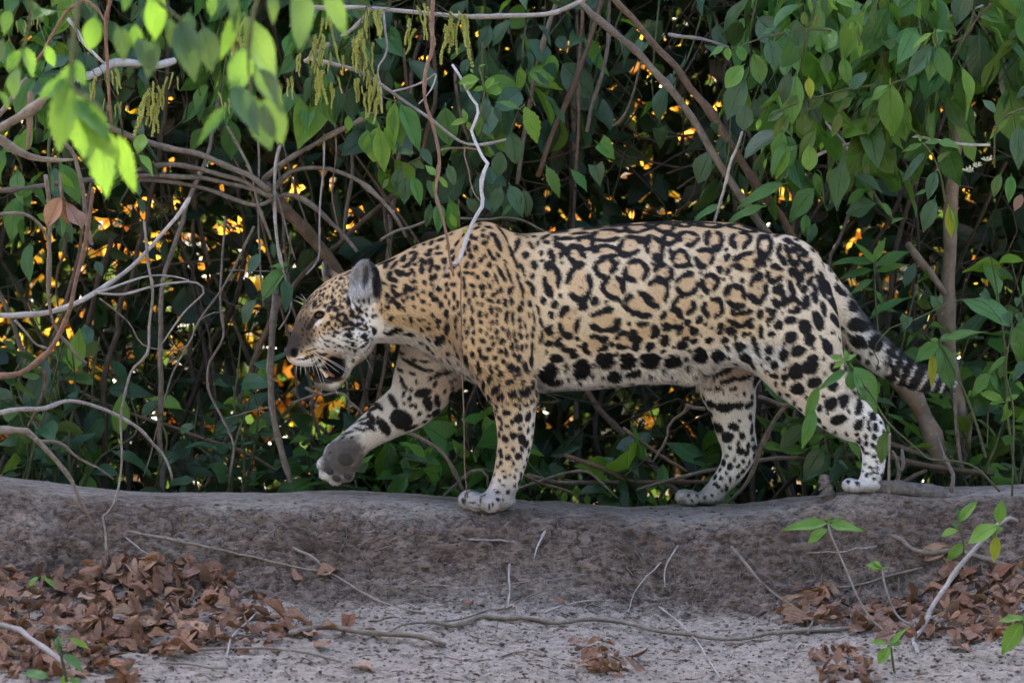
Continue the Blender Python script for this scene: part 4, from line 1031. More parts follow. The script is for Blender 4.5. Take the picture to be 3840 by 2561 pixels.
M_GREENB = bark('green_stem', (.055, .070, .030), (.125, .135, .065), 50)
M_TRUNK = bark('smooth_trunk_bark', (.17, .13, .10), (.30, .245, .20), 24)
M_LOG = bark('weathered_dead_wood', (.11, .095, .088), (.26, .24, .235), 70, .9, 1.0)

def stem_mesh(ctrl, r0, r1, sides=7, wob=.10, knots=0, n=None, seed=0, jit=.004):
    c = np.asarray(ctrl, float)
    ln = np.sum(np.linalg.norm(np.diff(c, axis=0), axis=1))
    n = n or int(np.clip(ln / .022, 8, 90))
    p = catmull(c, n)
    s = np.linspace(0, ln, n)
    p[:, 0] += jit * vnoise(s * 14 + seed, seed * 1.3, .5); p[:, 2] += jit * vnoise(s * 14 + seed, seed * 2.1, 7.5); p[:, 1] += jit * 2 * vnoise(s * 7 + seed, seed * .7, 3.5)
    r = np.linspace(r0, r1, n)
    rg = np.random.default_rng(seed)
    for q in rg.uniform(0, ln, knots):
        r = r * (1 + .32 * np.exp(-((s - q) / (r0 * 1.8 + .002)) ** 2))
    v, f = tube(p, r, sides, wob, seed)
    return v, f, p
_sid = [0]
def branch(fr, pts, w0, w1, y0, y1, mat, label, name='branch', cat='branch', group=None, twigs=(), sag=None, s=None, sides=8, knots=None):
    """a woody stem read off the picture: control points in detail px, widths in photograph px, depths y0 -> y1 (or a list)"""
    _sid[0] += 1
    k = len(pts)
    ys = np.asarray(y0) if np.ndim(y0) else np.linspace(y0, y1, k)
    c = np.array([P(*fr(*q), yy) for q, yy in zip(pts, ys)])
    sc = (CAM_D + float(np.mean(ys))) / CAM_D / PXM / 2
    kn = knots if knots is not None else max(2, k // 2)
    v, f, p = stem_mesh(c, w0 * sc, w1 * sc, sides, .12, kn, None, _sid[0], .003)
    o = thing(name, label, cat, p[np.argmin(p[:, 2])], group)
    st = link('stem', mesh_from('stem', v, tri(f)), mat, o)
    for tw in twigs:
        cc = np.array([P(*fr(*q), yy) for q, yy in zip(tw[0], np.linspace(tw[3], tw[4], len(tw[0])))])
        v, f, _ = stem_mesh(cc, tw[1] * sc, tw[2] * sc, 6, .1, 2, None, _sid[0] + 300, .003)
        link('twig', mesh_from('twig', v, tri(f)), mat, o)
    return o, p
def rv(a=1.0): return np.array([random.gauss(0, a) for _ in range(3)])
def leaves_on(o, p, kind, mats, n, L0, L1, t0=.1, t1=1.0, droop=.5, out=.6, face=.6, spread=.0):
    """n leaves along the stem points p, drooping, upper faces turned up and partly towards the light in front"""
    k = len(p)
    for j in range(n):
        t = t0 + (t1 - t0) * (j + random.random() * .8) / n
        x = min(k - 2, max(0, int(t * (k - 1))))
        tan = p[x + 1] - p[x]; tan = tan / (np.linalg.norm(tan) + 1e-9)
        s = np.cross(tan, rv()); s /= np.linalg.norm(s) + 1e-9
        d = tan * .35 + s * out + np.array([0, -.15, -droop]) + rv(.18)
        up = np.array([0, -face * .8, .8]) + rv(.75)
        leaf_obj(kind, random.choice(mats), p[x] + s * (.006 + spread * random.random()), d, up, L0 * .75 + (L1 * 1.2 - L0 * .75) * random.random() ** 1.4, o)
# ------------------------------------------------------------------ bare branches and vines read off the photograph
random.seed(41)
B = branch
B(RL, [(-80,497),(0,495),(150,490),(300,470),(450,430),(560,380),(640,330),(720,280),(850,180),(950,80),(1030,0),(1180,-185),(1240,-270)], 22, 12, -.25, -.05, M_PALE, 'long pale grey branch sweeping up across the dark thicket and forking into two loops',
  twigs=[([(630,335),(700,322),(850,270),(1000,235),(1130,235),(1230,262)],9,5,-.2,-.1), ([(630,340),(800,355),(950,320),(1100,285),(1230,270),(1310,295),(1330,345),(1300,385),(1200,480),(1100,620),(1055,690)],10,6,-.2,.0)])
B(RL, [(-80,1140),(0,1130),(150,1105),(300,1095),(430,1055),(550,1065),(680,1110),(800,1165),(900,1220),(960,1280),(1000,1330),(1060,1390),(1100,1470),(1120,1560)], 18, 9, -.35, .05, M_PALE, 'pale arching branch with a frayed end bending down to the bank crest')
B(RL, [(-90,1240),(0,1245),(150,1245),(220,1290),(330,1400),(400,1480),(470,1568),(515,1670),(560,1770),(600,1840),(645,1900)], 26, 9, -.75, -.62, M_GREYB, 'thick drooping branch whose tip hangs in front of the bank face',
  twigs=[([(230,1300),(270,1320),(400,1330),(520,1430),(640,1490),(740,1560)],16,7,-.72,-.5)])
B(RL, [(940,-120),(955,0),(970,150),(1000,320),(980,540),(965,730),(870,840),(830,960),(790,1130),(795,1300),(800,1440),(785,1560),(755,1680),(720,1760),(672,1800),(690,1900),(695,2090)], 11, 8, -.1, -.42, M_GREYB, 'thin grey brown vine zigzagging down to the foot of the bank', name='vine', cat='vine')
B(RL, [(1660,-90),(1620,0),(1540,170),(1450,330),(1340,470),(1290,540),(1250,640),(1130,870),(1070,1080),(1010,1290),(940,1540)], 11, 5, .25, .3, M_GREYB, 'straight slanting vine crossing the thicket left of the jaguar face', name='vine', cat='vine')
B(RL, [(1465,-150),(1465,0),(1445,200),(1440,430),(1460,600),(1440,680),(1370,800),(1355,920),(1380,1030),(1450,1160),(1520,1290),(1530,1400),(1490,1580)], 9, 9, .3, .3, M_GREYB, 'wavy hanging vine bulging towards the jaguar before it meets the bank', name='vine', cat='vine')
B(RL, [(1800,200),(1795,400),(1785,600),(1778,750),(1770,960),(1790,1180),(1840,1380),(1905,1590)], 24, 22, .22, .22, M_GREYB, 'upright grey stem with peeling bark just in front of the jaguar nose', name='sapling', cat='sapling',
  twigs=[([(1760,700),(1750,860),(1800,920)],10,6,.2,.19), ([(1772,1090),(1640,1120),(1480,1170)],7,4,.22,.4)])
B(RL, [(1790,-160),(1810,0),(1830,120),(1880,330),(1905,420),(1870,510),(1820,580)], 13, 5, .1, .15, M_PALE, 'pale kinked twig hanging beside the jaguar forehead', name='twig', cat='twig')
B(RL, [(600,-330),(580,-150),(560,0),(540,100),(490,300),(440,500),(390,620),(330,720),(240,800),(120,870),(0,885),(-90,880)], 14, 20, -.9, -.7, M_REDB, 'reddish brown stem curving down and away from the hanging brown leaf')
B(RL, [(300,-420),(320,-200),(320,0),(315,200),(330,450),(370,580),(430,660),(500,750),(560,800)], 17, 10, -.55, -.3, M_GREYB, 'grey knotty twig bending right below a brown withered leaf', name='twig', cat='twig')
B(RL, [(380,-300),(420,-60),(430,60),(380,200),(370,380),(390,480)], 12, 7, .3, .35, M_DARKB, 'dark twisted stem in the sunlit gap behind the pale forked branch', name='twig', cat='twig')
B(RL, [(730,-10),(700,120),(650,250),(600,450),(570,600),(560,800),(545,1000),(520,1080)], 20, 26, .5, .6, M_DARKB, 'dark upright root-like stem in the thicket behind the looping branch', name='dead_sapling', cat='sapling')
B(RL, [(100,530),(180,610),(240,680),(320,705)], 10, 7, -.2, -.1, M_PALE, 'short pale twig slanting below the long pale branch', name='twig', cat='twig')
B(RL, [(280,820),(400,900),(480,970),(700,1080),(900,1150),(1150,1230),(1300,1290),(1500,1350),(1640,1410),(1800,1510)], 16, 12, .6, .5, M_BROWNB, 'brown low branch running down through the shade to the crest')
B(RL, [(260,830),(300,880),(280,990),(230,1120),(180,1220)], 14, 8, -.3, -.2, M_BROWNB, 'brown hooked twig hanging from the curving reddish stem', name='twig', cat='twig')
B(RL, [(650,385),(760,470),(850,550),(930,680),(1120,720),(1230,680),(1290,540),(1380,480),(1450,470)], 6, 5, .1, .25, M_GREYB, 'thin wiry tendril looping between the hanging vines', name='vine', cat='vine')
B(RL, [(1500,200),(1620,200),(1780,205)], 5, 4, .2, .2, M_GREYB, 'thin level twig beside the broad leaf near the jaguar ear', name='twig', cat='twig')
# arching stems that fan out of one hub
hub = 'arching stems fanning out of one crown'
for lab, pts, w0, w1 in (
  ('upper arching stem running left from the fan of stems', [(600,800),(770,860),(900,910),(1100,965),(1300,1010),(1450,1070),(1560,1120),(1650,1160),(1760,1250)], 22, 22),
  ('second arching stem of the fan, bowed above two straighter ones', [(760,1160),(870,1120),(1000,1085),(1150,1075),(1300,1100),(1450,1140),(1600,1190),(1680,1240),(1770,1280)], 18, 18),
  ('third nearly straight stem of the fan', [(620,1160),(870,1150),(1050,1145),(1200,1155),(1400,1180),(1600,1220),(1700,1260),(1780,1290)], 17, 17),
  ('lowest left-running stem of the fan', [(890,1175),(1100,1185),(1300,1220),(1450,1270),(1560,1310),(1680,1340),(1780,1300)], 14, 16),
  ('grey stem rising steeply right from the fan', [(1720,1200),(1730,1170),(1820,1090),(1950,1000),(2080,930),(2150,880),(2265,830),(2400,770)], 20, 14),
  ('stem of the fan bowed high over the jaguar head', [(1780,1290),(1800,1230),(1860,1150),(1950,1105),(2100,1100),(2200,1120),(2340,1180),(2440,1260),(2520,1340),(2590,1430),(2650,1550)], 18, 13),
  ('stem of the fan dropping right towards the jaguar ear', [(1780,1320),(1810,1300),(1860,1275),(1950,1290),(2050,1350),(2150,1450),(2265,1560),(2330,1640)], 20, 14)):
    B(R5, pts, w0, w1, .42, .30, M_GREYB, lab, name='arching_cane', cat='cane', group=hub)
B(R5, [(-60,1250),(0,1245),(150,1235),(300,1210),(450,1185),(620,1175),(760,1150)], 18, 22, .2, .3, M_GREYB, 'grey level branch behind the bright hanging leaves')
B(R5, [(1740,1220),(1770,1260),(1830,1330),(1950,1460),(2060,1580),(2160,1700),(2240,1830)], 40, 44, .6, .7, M_BROWNB, 'thick brown trunk leaning down right from the fan of stems', name='leaning_tree', cat='tree')
for lab, pts, w, mt in (('upright thin stem through the fan of stems', [(1690,900),(1690,1000),(1692,1300),(1690,1568),(1720,2000)], 9, M_GREYB),
                    ('pale upright stem passing left of the fan crown', [(1480,830),(1560,970),(1640,1130),(1680,1300),(1720,1440),(1770,1568)], 12, M_GREYB),
                    ('pale bluish upright stem beside the fan crown', [(1830,950),(1800,1060),(1795,1300),(1810,1568),(1850,1800)], 13, M_PALE),
                    ('thin drooping stem from the fan towards the long leaf', [(1800,1250),(1850,1400),(1890,1568),(1930,1700)], 9, M_GREYB),
                    ('wire-thin stem hanging right of the fan', [(2120,880),(2110,1100),(2090,1300),(2085,1568),(2075,1700),(2000,1790)], 8, M_PALE),
                    ('thin red brown vine hanging right of the fan', [(2180,800),(2195,1000),(2170,1250),(2190,1400),(2230,1568)], 6, M_REDB)):
    B(R5, pts, w, w * .8, .34, .30, mt, lab, name='upright_vine', cat='vine')
B(R5, [(420,570),(500,520),(560,495),(640,470),(700,430),(760,410),(920,420),(1040,430),(1150,400)], 30, 24, .3, .45, M_WHITEB, 'stout whitish branch half hidden by hanging leaves at the thicket top')
B(R5, [(740,-80),(720,0),(690,150),(700,450),(715,700),(730,800)], 15, 10, -1.1, -.9, M_REDB, 'reddish hanging twig in front of the whitish branch', name='twig', cat='twig')
B(R5, [(620,-40),(520,20),(430,80),(360,200),(290,330),(220,420)], 14, 10, -.7, -.5, M_REDB, 'brown forked twig slanting down from the canopy', name='twig', cat='twig', twigs=[([(560,0),(640,70),(690,160)],12,7,-.7,-.7)])
B(R5, [(-60,760),(0,740),(130,560),(180,510)], 18, 14, -.5, -.5, M_GREYB, 'blurred grey branch stub slanting up beside the brown stem')
B(R5, [(-80,870),(0,840),(120,770),(250,680),(330,600)], 34, 24, -.8, -.9, M_GREYB, 'thick blurred tan branch rising right at the shaded thicket edge')
B(R5, [(-60,880),(0,910),(80,970),(200,1030),(350,1050),(480,1045)], 34, 10, -.8, -.8, M_GREYB, 'thick stub tapering right into a thin level twig')
B(R5, [(200,600),(195,760),(185,980)], 20, 14, -.7, -.7, M_REDB, 'short reddish brown stub hanging between two blurred branches', name='twig', cat='twig')
B(R5, [(415,930),(480,1000),(520,1150),(545,1300),(560,1420),(600,1600)], 16, 14, -.6, -.5, M_GREYB, 'knobbly grey stem below the bright hanging leaves', name='twig', cat='twig')
B(R5, [(-40,1405),(60,1395),(150,1395),(230,1440),(290,1510),(330,1640),(325,1900)], 13, 10, -.5, -.4, M_GREYB, 'grey hooked twig curving over and down beside a sunlit gap', name='twig', cat='twig')
B(R5, [(440,120),(500,200),(540,280),(640,380),(680,420)], 14, 10, .2, .25, M_WHITEB, 'whitish slender branch among the yellow green flower tassels')
# top and centre
B(R6, [(-120,52),(0,50),(170,50),(400,60),(700,90),(950,110),(1200,105),(1500,90),(1600,60),(1720,5),(1800,-50)], 17, 17, .05, .1, M_PALE, 'long level pale brown branch along the top of the thicket')
B(R6, [(1640,-40),(1700,10),(1800,110),(1950,240),(2100,380),(2265,560),(2370,690),(2480,850),(2600,1060),(2750,1290),(2830,1400),(2960,1590)], 24, 30, .22, .28, M_GREYB, 'slanting grey brown trunk running down to the jaguar rump', name='slanting_tree', cat='tree')
B(R6, [(1880,-60),(1920,0),(2050,130),(2200,310),(2330,440),(2420,580),(2540,720),(2640,880),(2760,1060),(2880,1250),(3000,1400),(3090,1560)], 24, 30, .32, .36, M_BROWNB, 'second slanting brown trunk close beside the grey one', name='slanting_tree', cat='tree')
B(R6, [(-80,380),(20,400),(150,430),(300,490),(450,590),(600,690),(750,800),(850,880),(950,940),(1080,945),(1210,910)], 15, 9, .12, .05, M_PALE, 'pale slanting vine ending in a bare tip above the jaguar shoulder', name='vine', cat='vine')
o, p = B(R6, [(740,-60),(740,0),(740,200),(740,330),(690,470),(690,640),(730,780),(770,950),(780,1100),(760,1260),(800,1420),(830,1568),(845,1700),(870,1800)], 16, 9, -.25, -.3, M_REDB, 'reddish brown knotted vine hanging down over the jaguar shoulder', name='vine', cat='vine')
B(R6, [(860,425),(920,510),(990,640),(1035,715),(1000,830),(990,870),(1060,1020),(1100,1070),(1065,1150),(1055,1280),(1070,1330),(1010,1430),(950,1568),(920,1660),(900,1720),(872,1727)], 10, 15, -.2, -.3, M_WHITEB, 'bone white kinked vine dangling in front of the jaguar shoulder', name='vine', cat='vine', knots=9)
B(FB, [(1440,498),(1515,520),(1518,800),(1530,1000),(1532,1280),(1540,1600),(1550,1900),(1552,2100),(1575,2330)], 5, 4, -.33, -.30, M_REDB, 'hair-thin pale brown thread hanging from the white vine to the bank', name='hanging_thread', cat='vine')
B(FB, [(1432,505),(1380,590),(1310,712)], 5, 3, -.3, -.3, M_PALE, 'short straw-coloured shoot under the white vine', name='twig', cat='twig')
for i, (pts, w) in enumerate([([(1590,-60),(1550,0),(1480,200),(1420,430),(1370,680),(1330,900),(1290,1200)],18), ([(1860,-80),(1800,140),(1700,450),(1600,700),(1520,870),(1420,1150)],20), ([(1890,-60),(1885,150),(1880,300),(1830,520),(1770,700),(1740,860)],16), ([(1720,-20),(1700,300),(1690,500),(1690,860),(1670,1150)],14), ([(2100,400),(2050,600),(1990,760),(1920,825)],10), ([(545,320),(560,500),(570,640),(560,800)],14), ([(200,950),(210,1150),(170,1400),(150,1568)],14), ([(890,450),(885,560),(930,800),(990,960),(1040,1060)],14)]):
    B(R6, pts, w, w * .9, .55 + .05 * (i % 4), .6, M_BROWNB if i % 2 else M_GREYB, ['slanting brown pole in the dark brush, leftmost of three', 'dark slanting pole in the brush between two browner ones', 'brown forked pole in the brush beside the slanting trunks', 'slim upright stem in the dark brush above the jaguar back', 'pale bare hook-shaped twig in the dark brush', 'brown upright stem behind the flower tassels', 'brown upright stem behind the stem bowed over the jaguar head', 'grey upright stem behind the bone white vine'][i], name='thicket_pole', cat='stem')
B(R6, [(410,60),(425,200),(440,340),(380,450),(400,570),(410,740)], 9, 6, .2, .2, M_PALE, 'pale zigzag twig under the level top branch', name='twig', cat='twig')
B(R6, [(460,600),(600,570),(700,520),(755,480),(740,560),(700,620),(640,680)], 8, 5, .1, -.1, M_PALE, 'pale thin loop tying the slanting vine to the reddish one', name='twig', cat='twig')
B(R6, [(-100,400),(30,310),(190,205),(300,110),(340,60)], 17, 12, .2, .15, M_PALE, 'straight pale stick slanting up into the flower tassels')
B(R6, [(380,740),(280,770),(160,840),(0,920),(-80,980)], 14, 12, .3, .35, M_GREYB, 'grey twig slanting down left below the bright leaf cluster', name='twig', cat='twig')
B(R6, [(920,1425),(1080,1435),(1200,1420),(1330,1440),(1460,1510),(1600,1560)], 9, 8, .16, .2, M_GREYB, 'grey twig lying just above the jaguar withers', name='twig', cat='twig')
B(R6, [(400,1568),(500,1510),(600,1485),(720,1440)], 12, 9, .2, .2, M_GREYB, 'pale branch end touching the bowed stem over the jaguar neck', name='twig', cat='twig')
B(R6, [(950,960),(945,1020),(970,1100),(985,1200),(1010,1270),(1045,1310)], 6, 5, -.1, -.2, M_REDB, 'reddish curling tendril joined to the white vine', name='tendril', cat='vine')
B(R6, [(785,985),(850,970),(960,970),(1030,980)], 8, 6, -.1, -.1, M_REDB, 'short level reddish twig between the two hanging vines', name='twig', cat='twig')
# right side
B(R7, [(-60,230),(0,240),(150,250),(280,290),(340,310)], 13, 11, .5, .5, M_PALE, 'smooth pale branch entering the leafy crown')
B(R7, [(430,860),(390,980),(350,1060),(310,1220),(245,1425),(235,1500)], 11, 10, .1, .1, M_PALE, 'thin bare whip rising from behind the jaguar back', name='twig', cat='twig')
B(R7, [(1815,700),(1812,780),(1812,1050),(1795,1250),(1785,1400),(1784,1568),(1770,1860),(1760,2110),(1795,2450),(1860,2750),(1870,3120)], 50, 52, .55, .5, M_TRUNK, 'smooth tan trunk standing behind the jaguar tail', name='tree', cat='tree', knots=4)
B(FE, [(690,760),(760,880),(900,1000),(1000,1200),(1060,1340),(1110,1500)], 46, 66, .42, .38, M_TRUNK, 'leaning tan trunk rising left from behind the dead log', name='leaning_tree', cat='tree', knots=3)
B(FE, [(880,20),(950,120),(1060,260),(1120,350)], 26, 24, .5, .5, M_TRUNK, 'leaning side branch joining the smooth tan trunk')
B(FE, [(1230,1500),(1205,1300),(1190,1150),(1185,1000)], 16, 12, .3, .3, M_GREYB, 'slim grey shoot climbing in front of the smooth trunk', name='twig', cat='twig')
B(R7, [(970,930),(1040,1030),(1150,1130),(1250,1230),(1330,1340),(1420,1450)], 16, 14, .3, .3, M_GREENB, 'greenish slanting stem under the leafy crown', name='twig', cat='twig')
B(R7, [(600,480),(740,570),(850,640),(990,820),(1100,950),(1150,1100)], 13, 11, .4, .4, M_WHITEB, 'whitish slanting branch showing through the leafy crown')
B(R7, [(640,1200),(800,1090),(940,1000),(1100,950),(1330,890),(1540,885),(1700,915),(1870,945),(2040,945)], 12, 10, .35, .3, M_WHITEB, 'long thin white twig crossing behind the leaves at tail height', name='twig', cat='twig')
B(R7, [(1060,730),(1130,790),(1230,860),(1330,1000),(1430,1110),(1560,1190)], 11, 8, .45, .4, M_GREYB, 'grey brown tangle twig under the big pale leaf', name='twig', cat='twig')
B(R7, [(900,560),(940,500),(950,400),(1260,340)], 12, 9, .4, .4, M_BROWNB, 'brown bent twig inside the leafy crown', name='twig', cat='twig')
B(R7, [(2000,40),(1860,90),(1650,140)], 9, 7, .2, .2, M_PALE, 'thin straight twig near the top of the leafy crown', name='twig', cat='twig')
B(R7, [(2060,20),(1960,120),(1880,240),(1790,280)], 10, 8, .2, .2, M_BROWNB, 'brown curved twig beside the thin straight one', name='twig', cat='twig')
for i, pts in enumerate([[(-60,1140),(100,1070),(170,1030),(330,1030)], [(-60,900),(100,880),(260,840)], [(0,1230),(120,1150),(260,1080),(380,990),(560,950)], [(-40,560),(60,460),(180,240),(300,150)], [(-20,1400),(90,1300),(130,1150)], [(60,500),(40,800),(50,1050)]]):
    B(R7, pts, 9, 6, .6, .7, M_DARKB, 'thin dark twig in the shaded brush above the jaguar loins', name='brush_twig', cat='twig', group='dark brush twigs')
# poles lying behind the legs
B(FD, [(-560,990),(-300,1080),(-80,1185),(100,1190),(300,1185),(600,1180)], 17, 15, .4, .4, M_BROWNB, 'brown stick lying level behind the far hind paw', name='stick', cat='stick')
B(FD, [(-20,1245),(200,1180),(420,1120),(580,1095),(860,1035),(1100,1010),(1350,998),(1590,1000),(1800,1000),(2000,1050),(2350,1130)], 12, 20, .35, .42, M_GREYB, 'long pole lying across behind both hind legs', name='stick', cat='stick')
B(FD, [(930,420),(1020,500),(1130,570),(1230,600),(1350,700),(1460,790),(1580,820)], 22, 16, .2, -.02, M_GREYB, 'grey branch pushing out from behind the near thigh')
B(FD, [(870,560),(960,590),(1060,625),(1150,600)], 15, 13, .25, .2, M_GREYB, 'short pale root between the two hind legs', name='root', cat='root')
B(FD, [(1140,600),(1060,640),(990,720),(950,800),(890,930),(850,1060),(780,1200),(640,1340)], 17, 13, .25, .22, M_GREYB, 'twisted grey vine slanting down between the hind legs', name='vine', cat='vine')
B(FD, [(480,655),(350,640),(340,600),(350,660),(260,720),(200,800),(195,880),(90,1040)], 14, 7, .35, .4, M_GREYB, 'bent broken twig in front of the far hind leg', name='twig', cat='twig')
B(FD, [(-130,790),(0,890),(150,990),(300,1080),(340,1110)], 13, 12, .45, .4, M_BROWNB, 'brown slanting stick under the jaguar belly', name='stick', cat='stick')
B(FD, [(1750,870),(1900,930),(2040,980),(2300,1060),(2500,1120)], 20, 18, .35, .4, M_GREYB, 'grey pole lying behind the near hind hock', name='stick', cat='stick')
B(FD, [(1840,1000),(2010,1050),(2330,1100),(2600,1130)], 22, 20, .3, .3, M_BROWNB, 'brown pole lying behind the dead log', name='stick', cat='stick')
B(FD, [(1910,1200),(2000,1150),(2100,1105)], 14, 14, .25, .3, M_BROWNB, 'short stub of stick behind the dead log', name='stick', cat='stick')
B(FC, [(960,720),(1100,780),(1240,870),(1330,1000),(1400,1150),(1430,1210)], 15, 13, .3, .3, M_GREYB, 'grey branch slanting down between the fore legs')
B(FC, [(1270,1245),(1400,1130),(1480,1060),(1560,1030),(1620,1080),(1630,1180)], 13, 11, .32, .3, M_GREYB, 'bent hoop of twig behind the near fore paw', name='twig', cat='twig')
B(FC, [(100,345),(250,410),(400,380),(480,470),(560,540),(600,600)], 11, 9, .3, .3, M_GREYB, 'grey twig under the jaguar chin', name='twig', cat='twig')
B(FC, [(-30,475),(130,430),(260,405)], 9, 8, .35, .35, M_GREYB, 'thin level twig below the jaguar chin', name='twig', cat='twig')
B(FC, [(1930,1080),(2080,1150),(2200,1180),(2400,1260)], 11, 10, .35, .35, M_BROWNB, 'brown stick behind the near fore leg', name='stick', cat='stick')
B(K2, [(1280,60),(1500,105),(1800,110),(2050,105),(2400,110)], 17, 15, .4, .45, M_GREYB, 'pale pole lying level behind the bank crest', name='stick', cat='stick')
B(K2, [(1200,160),(1400,90),(1550,40),(1680,30),(1780,100),(1900,210)], 12, 8, .4, .35, M_GREYB, 'low arching twig behind the bank crest', name='twig', cat='twig')
# ------------------------------------------------------------------ wood lying on the bank
def lying(fr, pts, w0, w1, mat, label, name='stick', cat='stick', lift=.45, group=None, sides=8):
    _sid[0] += 1
    q = catmull(np.array([fr(*a) for a in pts], float) if len(pts) > 2 else np.array([fr(*a) for a in pts], float), max(6, len(pts) * 3))
    c = []
    for s in q:
        g, n_ = ground_hit(*s, detail=False)
        c.append(g + n_ * (w0 * lift / PXM) + np.array([0, -.003, .004]))
    c = np.array(c)
    v, f, p = stem_mesh(c, w0 / PXM / 2, w1 / PXM / 2, sides, .14, 3, None, _sid[0], .002)
    o = thing(name, label, cat, p[0], group)
    link('stem', mesh_from('stem', v, tri(f)), mat, o)
    return o
lying(K1, [(890,470),(1000,490),(1150,520),(1400,570),(1650,625),(1900,680),(2100,725),(2250,745)], 12, 9, M_GREYB, 'long straight stick slanting down the bank face above the leaf heap')
lying(K1, [(2010,580),(2120,630),(2200,690),(2260,750),(2400,830),(2570,930),(2770,1000),(2930,1030)], 11, 10, M_GREYB, 'forked stick running from the bank face on to the silt apron')
lying(K2, [(590,1090),(680,1105),(780,1120),(870,1085),(950,1055),(1100,1065),(1300,1070),(1500,1100),(1700,1075),(1850,1085),(2000,1110),(2200,1160),(2400,1180),(2560,1205),(2750,1210),(2950,1175),(3100,1165),(3300,1155),(3500,1140)], 17, 14, M_GREYB, 'long sinuous grey root crossing the silt apron', name='root', cat='root')
lying(K2, [(310,990),(420,945),(520,925),(700,935),(850,945)], 5, 4, M_GREYB, 'thin curved rootlet on the silt below the near fore paw', name='root', cat='root')
lying(K2, [(320,1160),(450,1100),(640,1090),(800,1070),(1000,1010),(1150,990),(1250,930),(1380,880),(1500,865)], 8, 5, M_GREYB, 'thin root rising from the sinuous root up the bank foot', name='root', cat='root')
lying(K2, [(1400,1020),(1500,980),(1650,945),(1840,935)], 8, 6, M_PALE, 'pale straight twig at the foot of the bank below the belly', name='twig', cat='twig')
lying(K2, [(-350,1180),(-250,1150),(-100,1130),(100,1165),(300,1185),(450,1190),(580,1210),(710,1255)], 24, 14, M_GREYB, 'stout weathered stick lying on the silt beside the leaf heap')
lying(K2, [(880,520),(1000,525),(1190,532)], 6, 5, M_PALE, 'short pale twig stuck level in the bank face', name='twig', cat='twig')
lying(K2, [(1400,465),(1370,520),(1345,580),(1325,650)], 8, 5, M_PALE, 'short upright pale rootlet on the bank face', name='root', cat='root')
lying(K2, [(1160,695),(1150,780),(1158,880),(1148,985)], 8, 6, M_PALE, 'pale upright rootlet on the bank face left of a mossy patch', name='root', cat='root')
lying(K2, [(500,835),(700,835),(900,850),(1100,830),(1300,805),(1500,790),(1700,750)], 4, 3, M_PALE, 'wire-thin root drawn level across the bank face', name='root', cat='root')
lying(K2, [(2320,560),(2270,650),(2230,740),(2225,850)], 6, 5, M_PALE, 'crooked pale rootlet on the bank face below the far hind paw', name='root', cat='root')
lying(K2, [(2200,680),(2080,800),(2010,900),(1970,1040)], 5, 4, M_PALE, 'thin slanting rootlet on the dark part of the bank face', name='root', cat='root')
lying(K3, [(340,565),(400,650),(470,740),(560,840),(690,940),(780,990),(950,1040),(1090,1080)], 13, 8, M_GREYB, 'broken-topped stick slanting down the bank into the fallen leaves')
lying(K3, [(850,615),(950,620),(1100,600),(1340,565)], 5, 4, M_PALE, 'thin pale twig lying across the bank face beside the small plant', name='twig', cat='twig')
lying(K3, [(880,850),(1100,852),(1250,825),(1450,770),(1650,720)], 9, 10, M_GREYB, 'brown root running level under the bank overhang', name='root', cat='root')
lying(K3, [(-160,980),(0,1110),(100,1220),(180,1350),(260,1480)], 7, 6, M_PALE, 'pale curved twig on the silt left of the small leaf patch', name='twig', cat='twig')
lying(K3, [(1450,500),(1500,520),(1600,600),(1720,620),(1850,600),(1990,630),(2100,660),(2250,720),(2400,790)], 16, 26, M_GREYB, 'smooth brown root hugging the bank beside the leafy plant', name='root', cat='root')
lying(K3, [(2130,820),(2230,700),(2340,640),(2420,620)], 7, 5, M_BROWNB, 'dark rootlet above the fallen leaves at the bank end', name='root', cat='root')
lying(K3, [(860,1170),(890,1100),(920,1040)], 10, 8, M_GREYB, 'short stub of twig propped in the fallen leaves', name='twig', cat='twig')
lying(K1, [(-60,1245),(0,1245),(120,1270),(220,1340),(330,1420),(440,1500)], 18, 20, M_PALE, 'smooth pale branch lying on the leaf heap', lift=4.)
lying(K1, [(870,525),(960,590),(1100,680),(1250,740),(1370,740)], 6, 4, M_PALE, 'thin pale twig poking out of the leaf heap', name='twig', cat='twig', lift=2.)
lying(K1, [(1560,1370),(1600,1230),(1700,1130),(1760,1070)], 8, 6, M_PALE, 'pale crooked twig at the right end of the leaf heap', name='twig', cat='twig', lift=3.)
lying(K1, [(1360,1290),(1600,1280),(1850,1280),(2100,1310),(2350,1370)], 10, 8, M_GREYB, 'grey stalk lying on the silt at the right of the leaf heap', name='twig', cat='twig', lift=1.)
lying(K1, [(1100,1380),(1300,1385),(1450,1410),(1570,1415)], 8, 7, M_GREYB, 'thin grey stalk lying below the leaf heap', name='twig', cat='twig', lift=1.)
# dead log and stump on the crest, by the near hind paw
def crest_log():
    ctrl = [P(*FD(x, y), yy) for x, y, yy in ((1600,1222,-.10),(1750,1235,-.09),(1900,1245,-.08),(2060,1262,-.07),(2200,1285,-.07),(2330,1320,-.06),(2420,1345,-.05))]
    v, f, p = stem_mesh(ctrl, .015, .025, 16, .28, 0, 26, 91, .006)
    o = thing('dead_log', 'weathered grey dead log lying on the crest behind the near hind paw', 'log', p[0])
    link('stem', mesh_from('stem', v, tri(f)), M_LOG, o)
    for a in ([(1880,1200),(1900,1110),(1880,1020),(1850,960)], [(1905,1110),(1930,1050),(1920,950)], [(2280,1260),(2300,1140),(2240,1020),(2180,830)]):
        c = [P(*FD(*q), -.08) for q in a]
        v, f, _ = stem_mesh(c, .006, .003, 7, .2, 2, None, 95, .003)
        link('snag', mesh_from('snag', v, tri(f)), M_LOG, o)
crest_log()
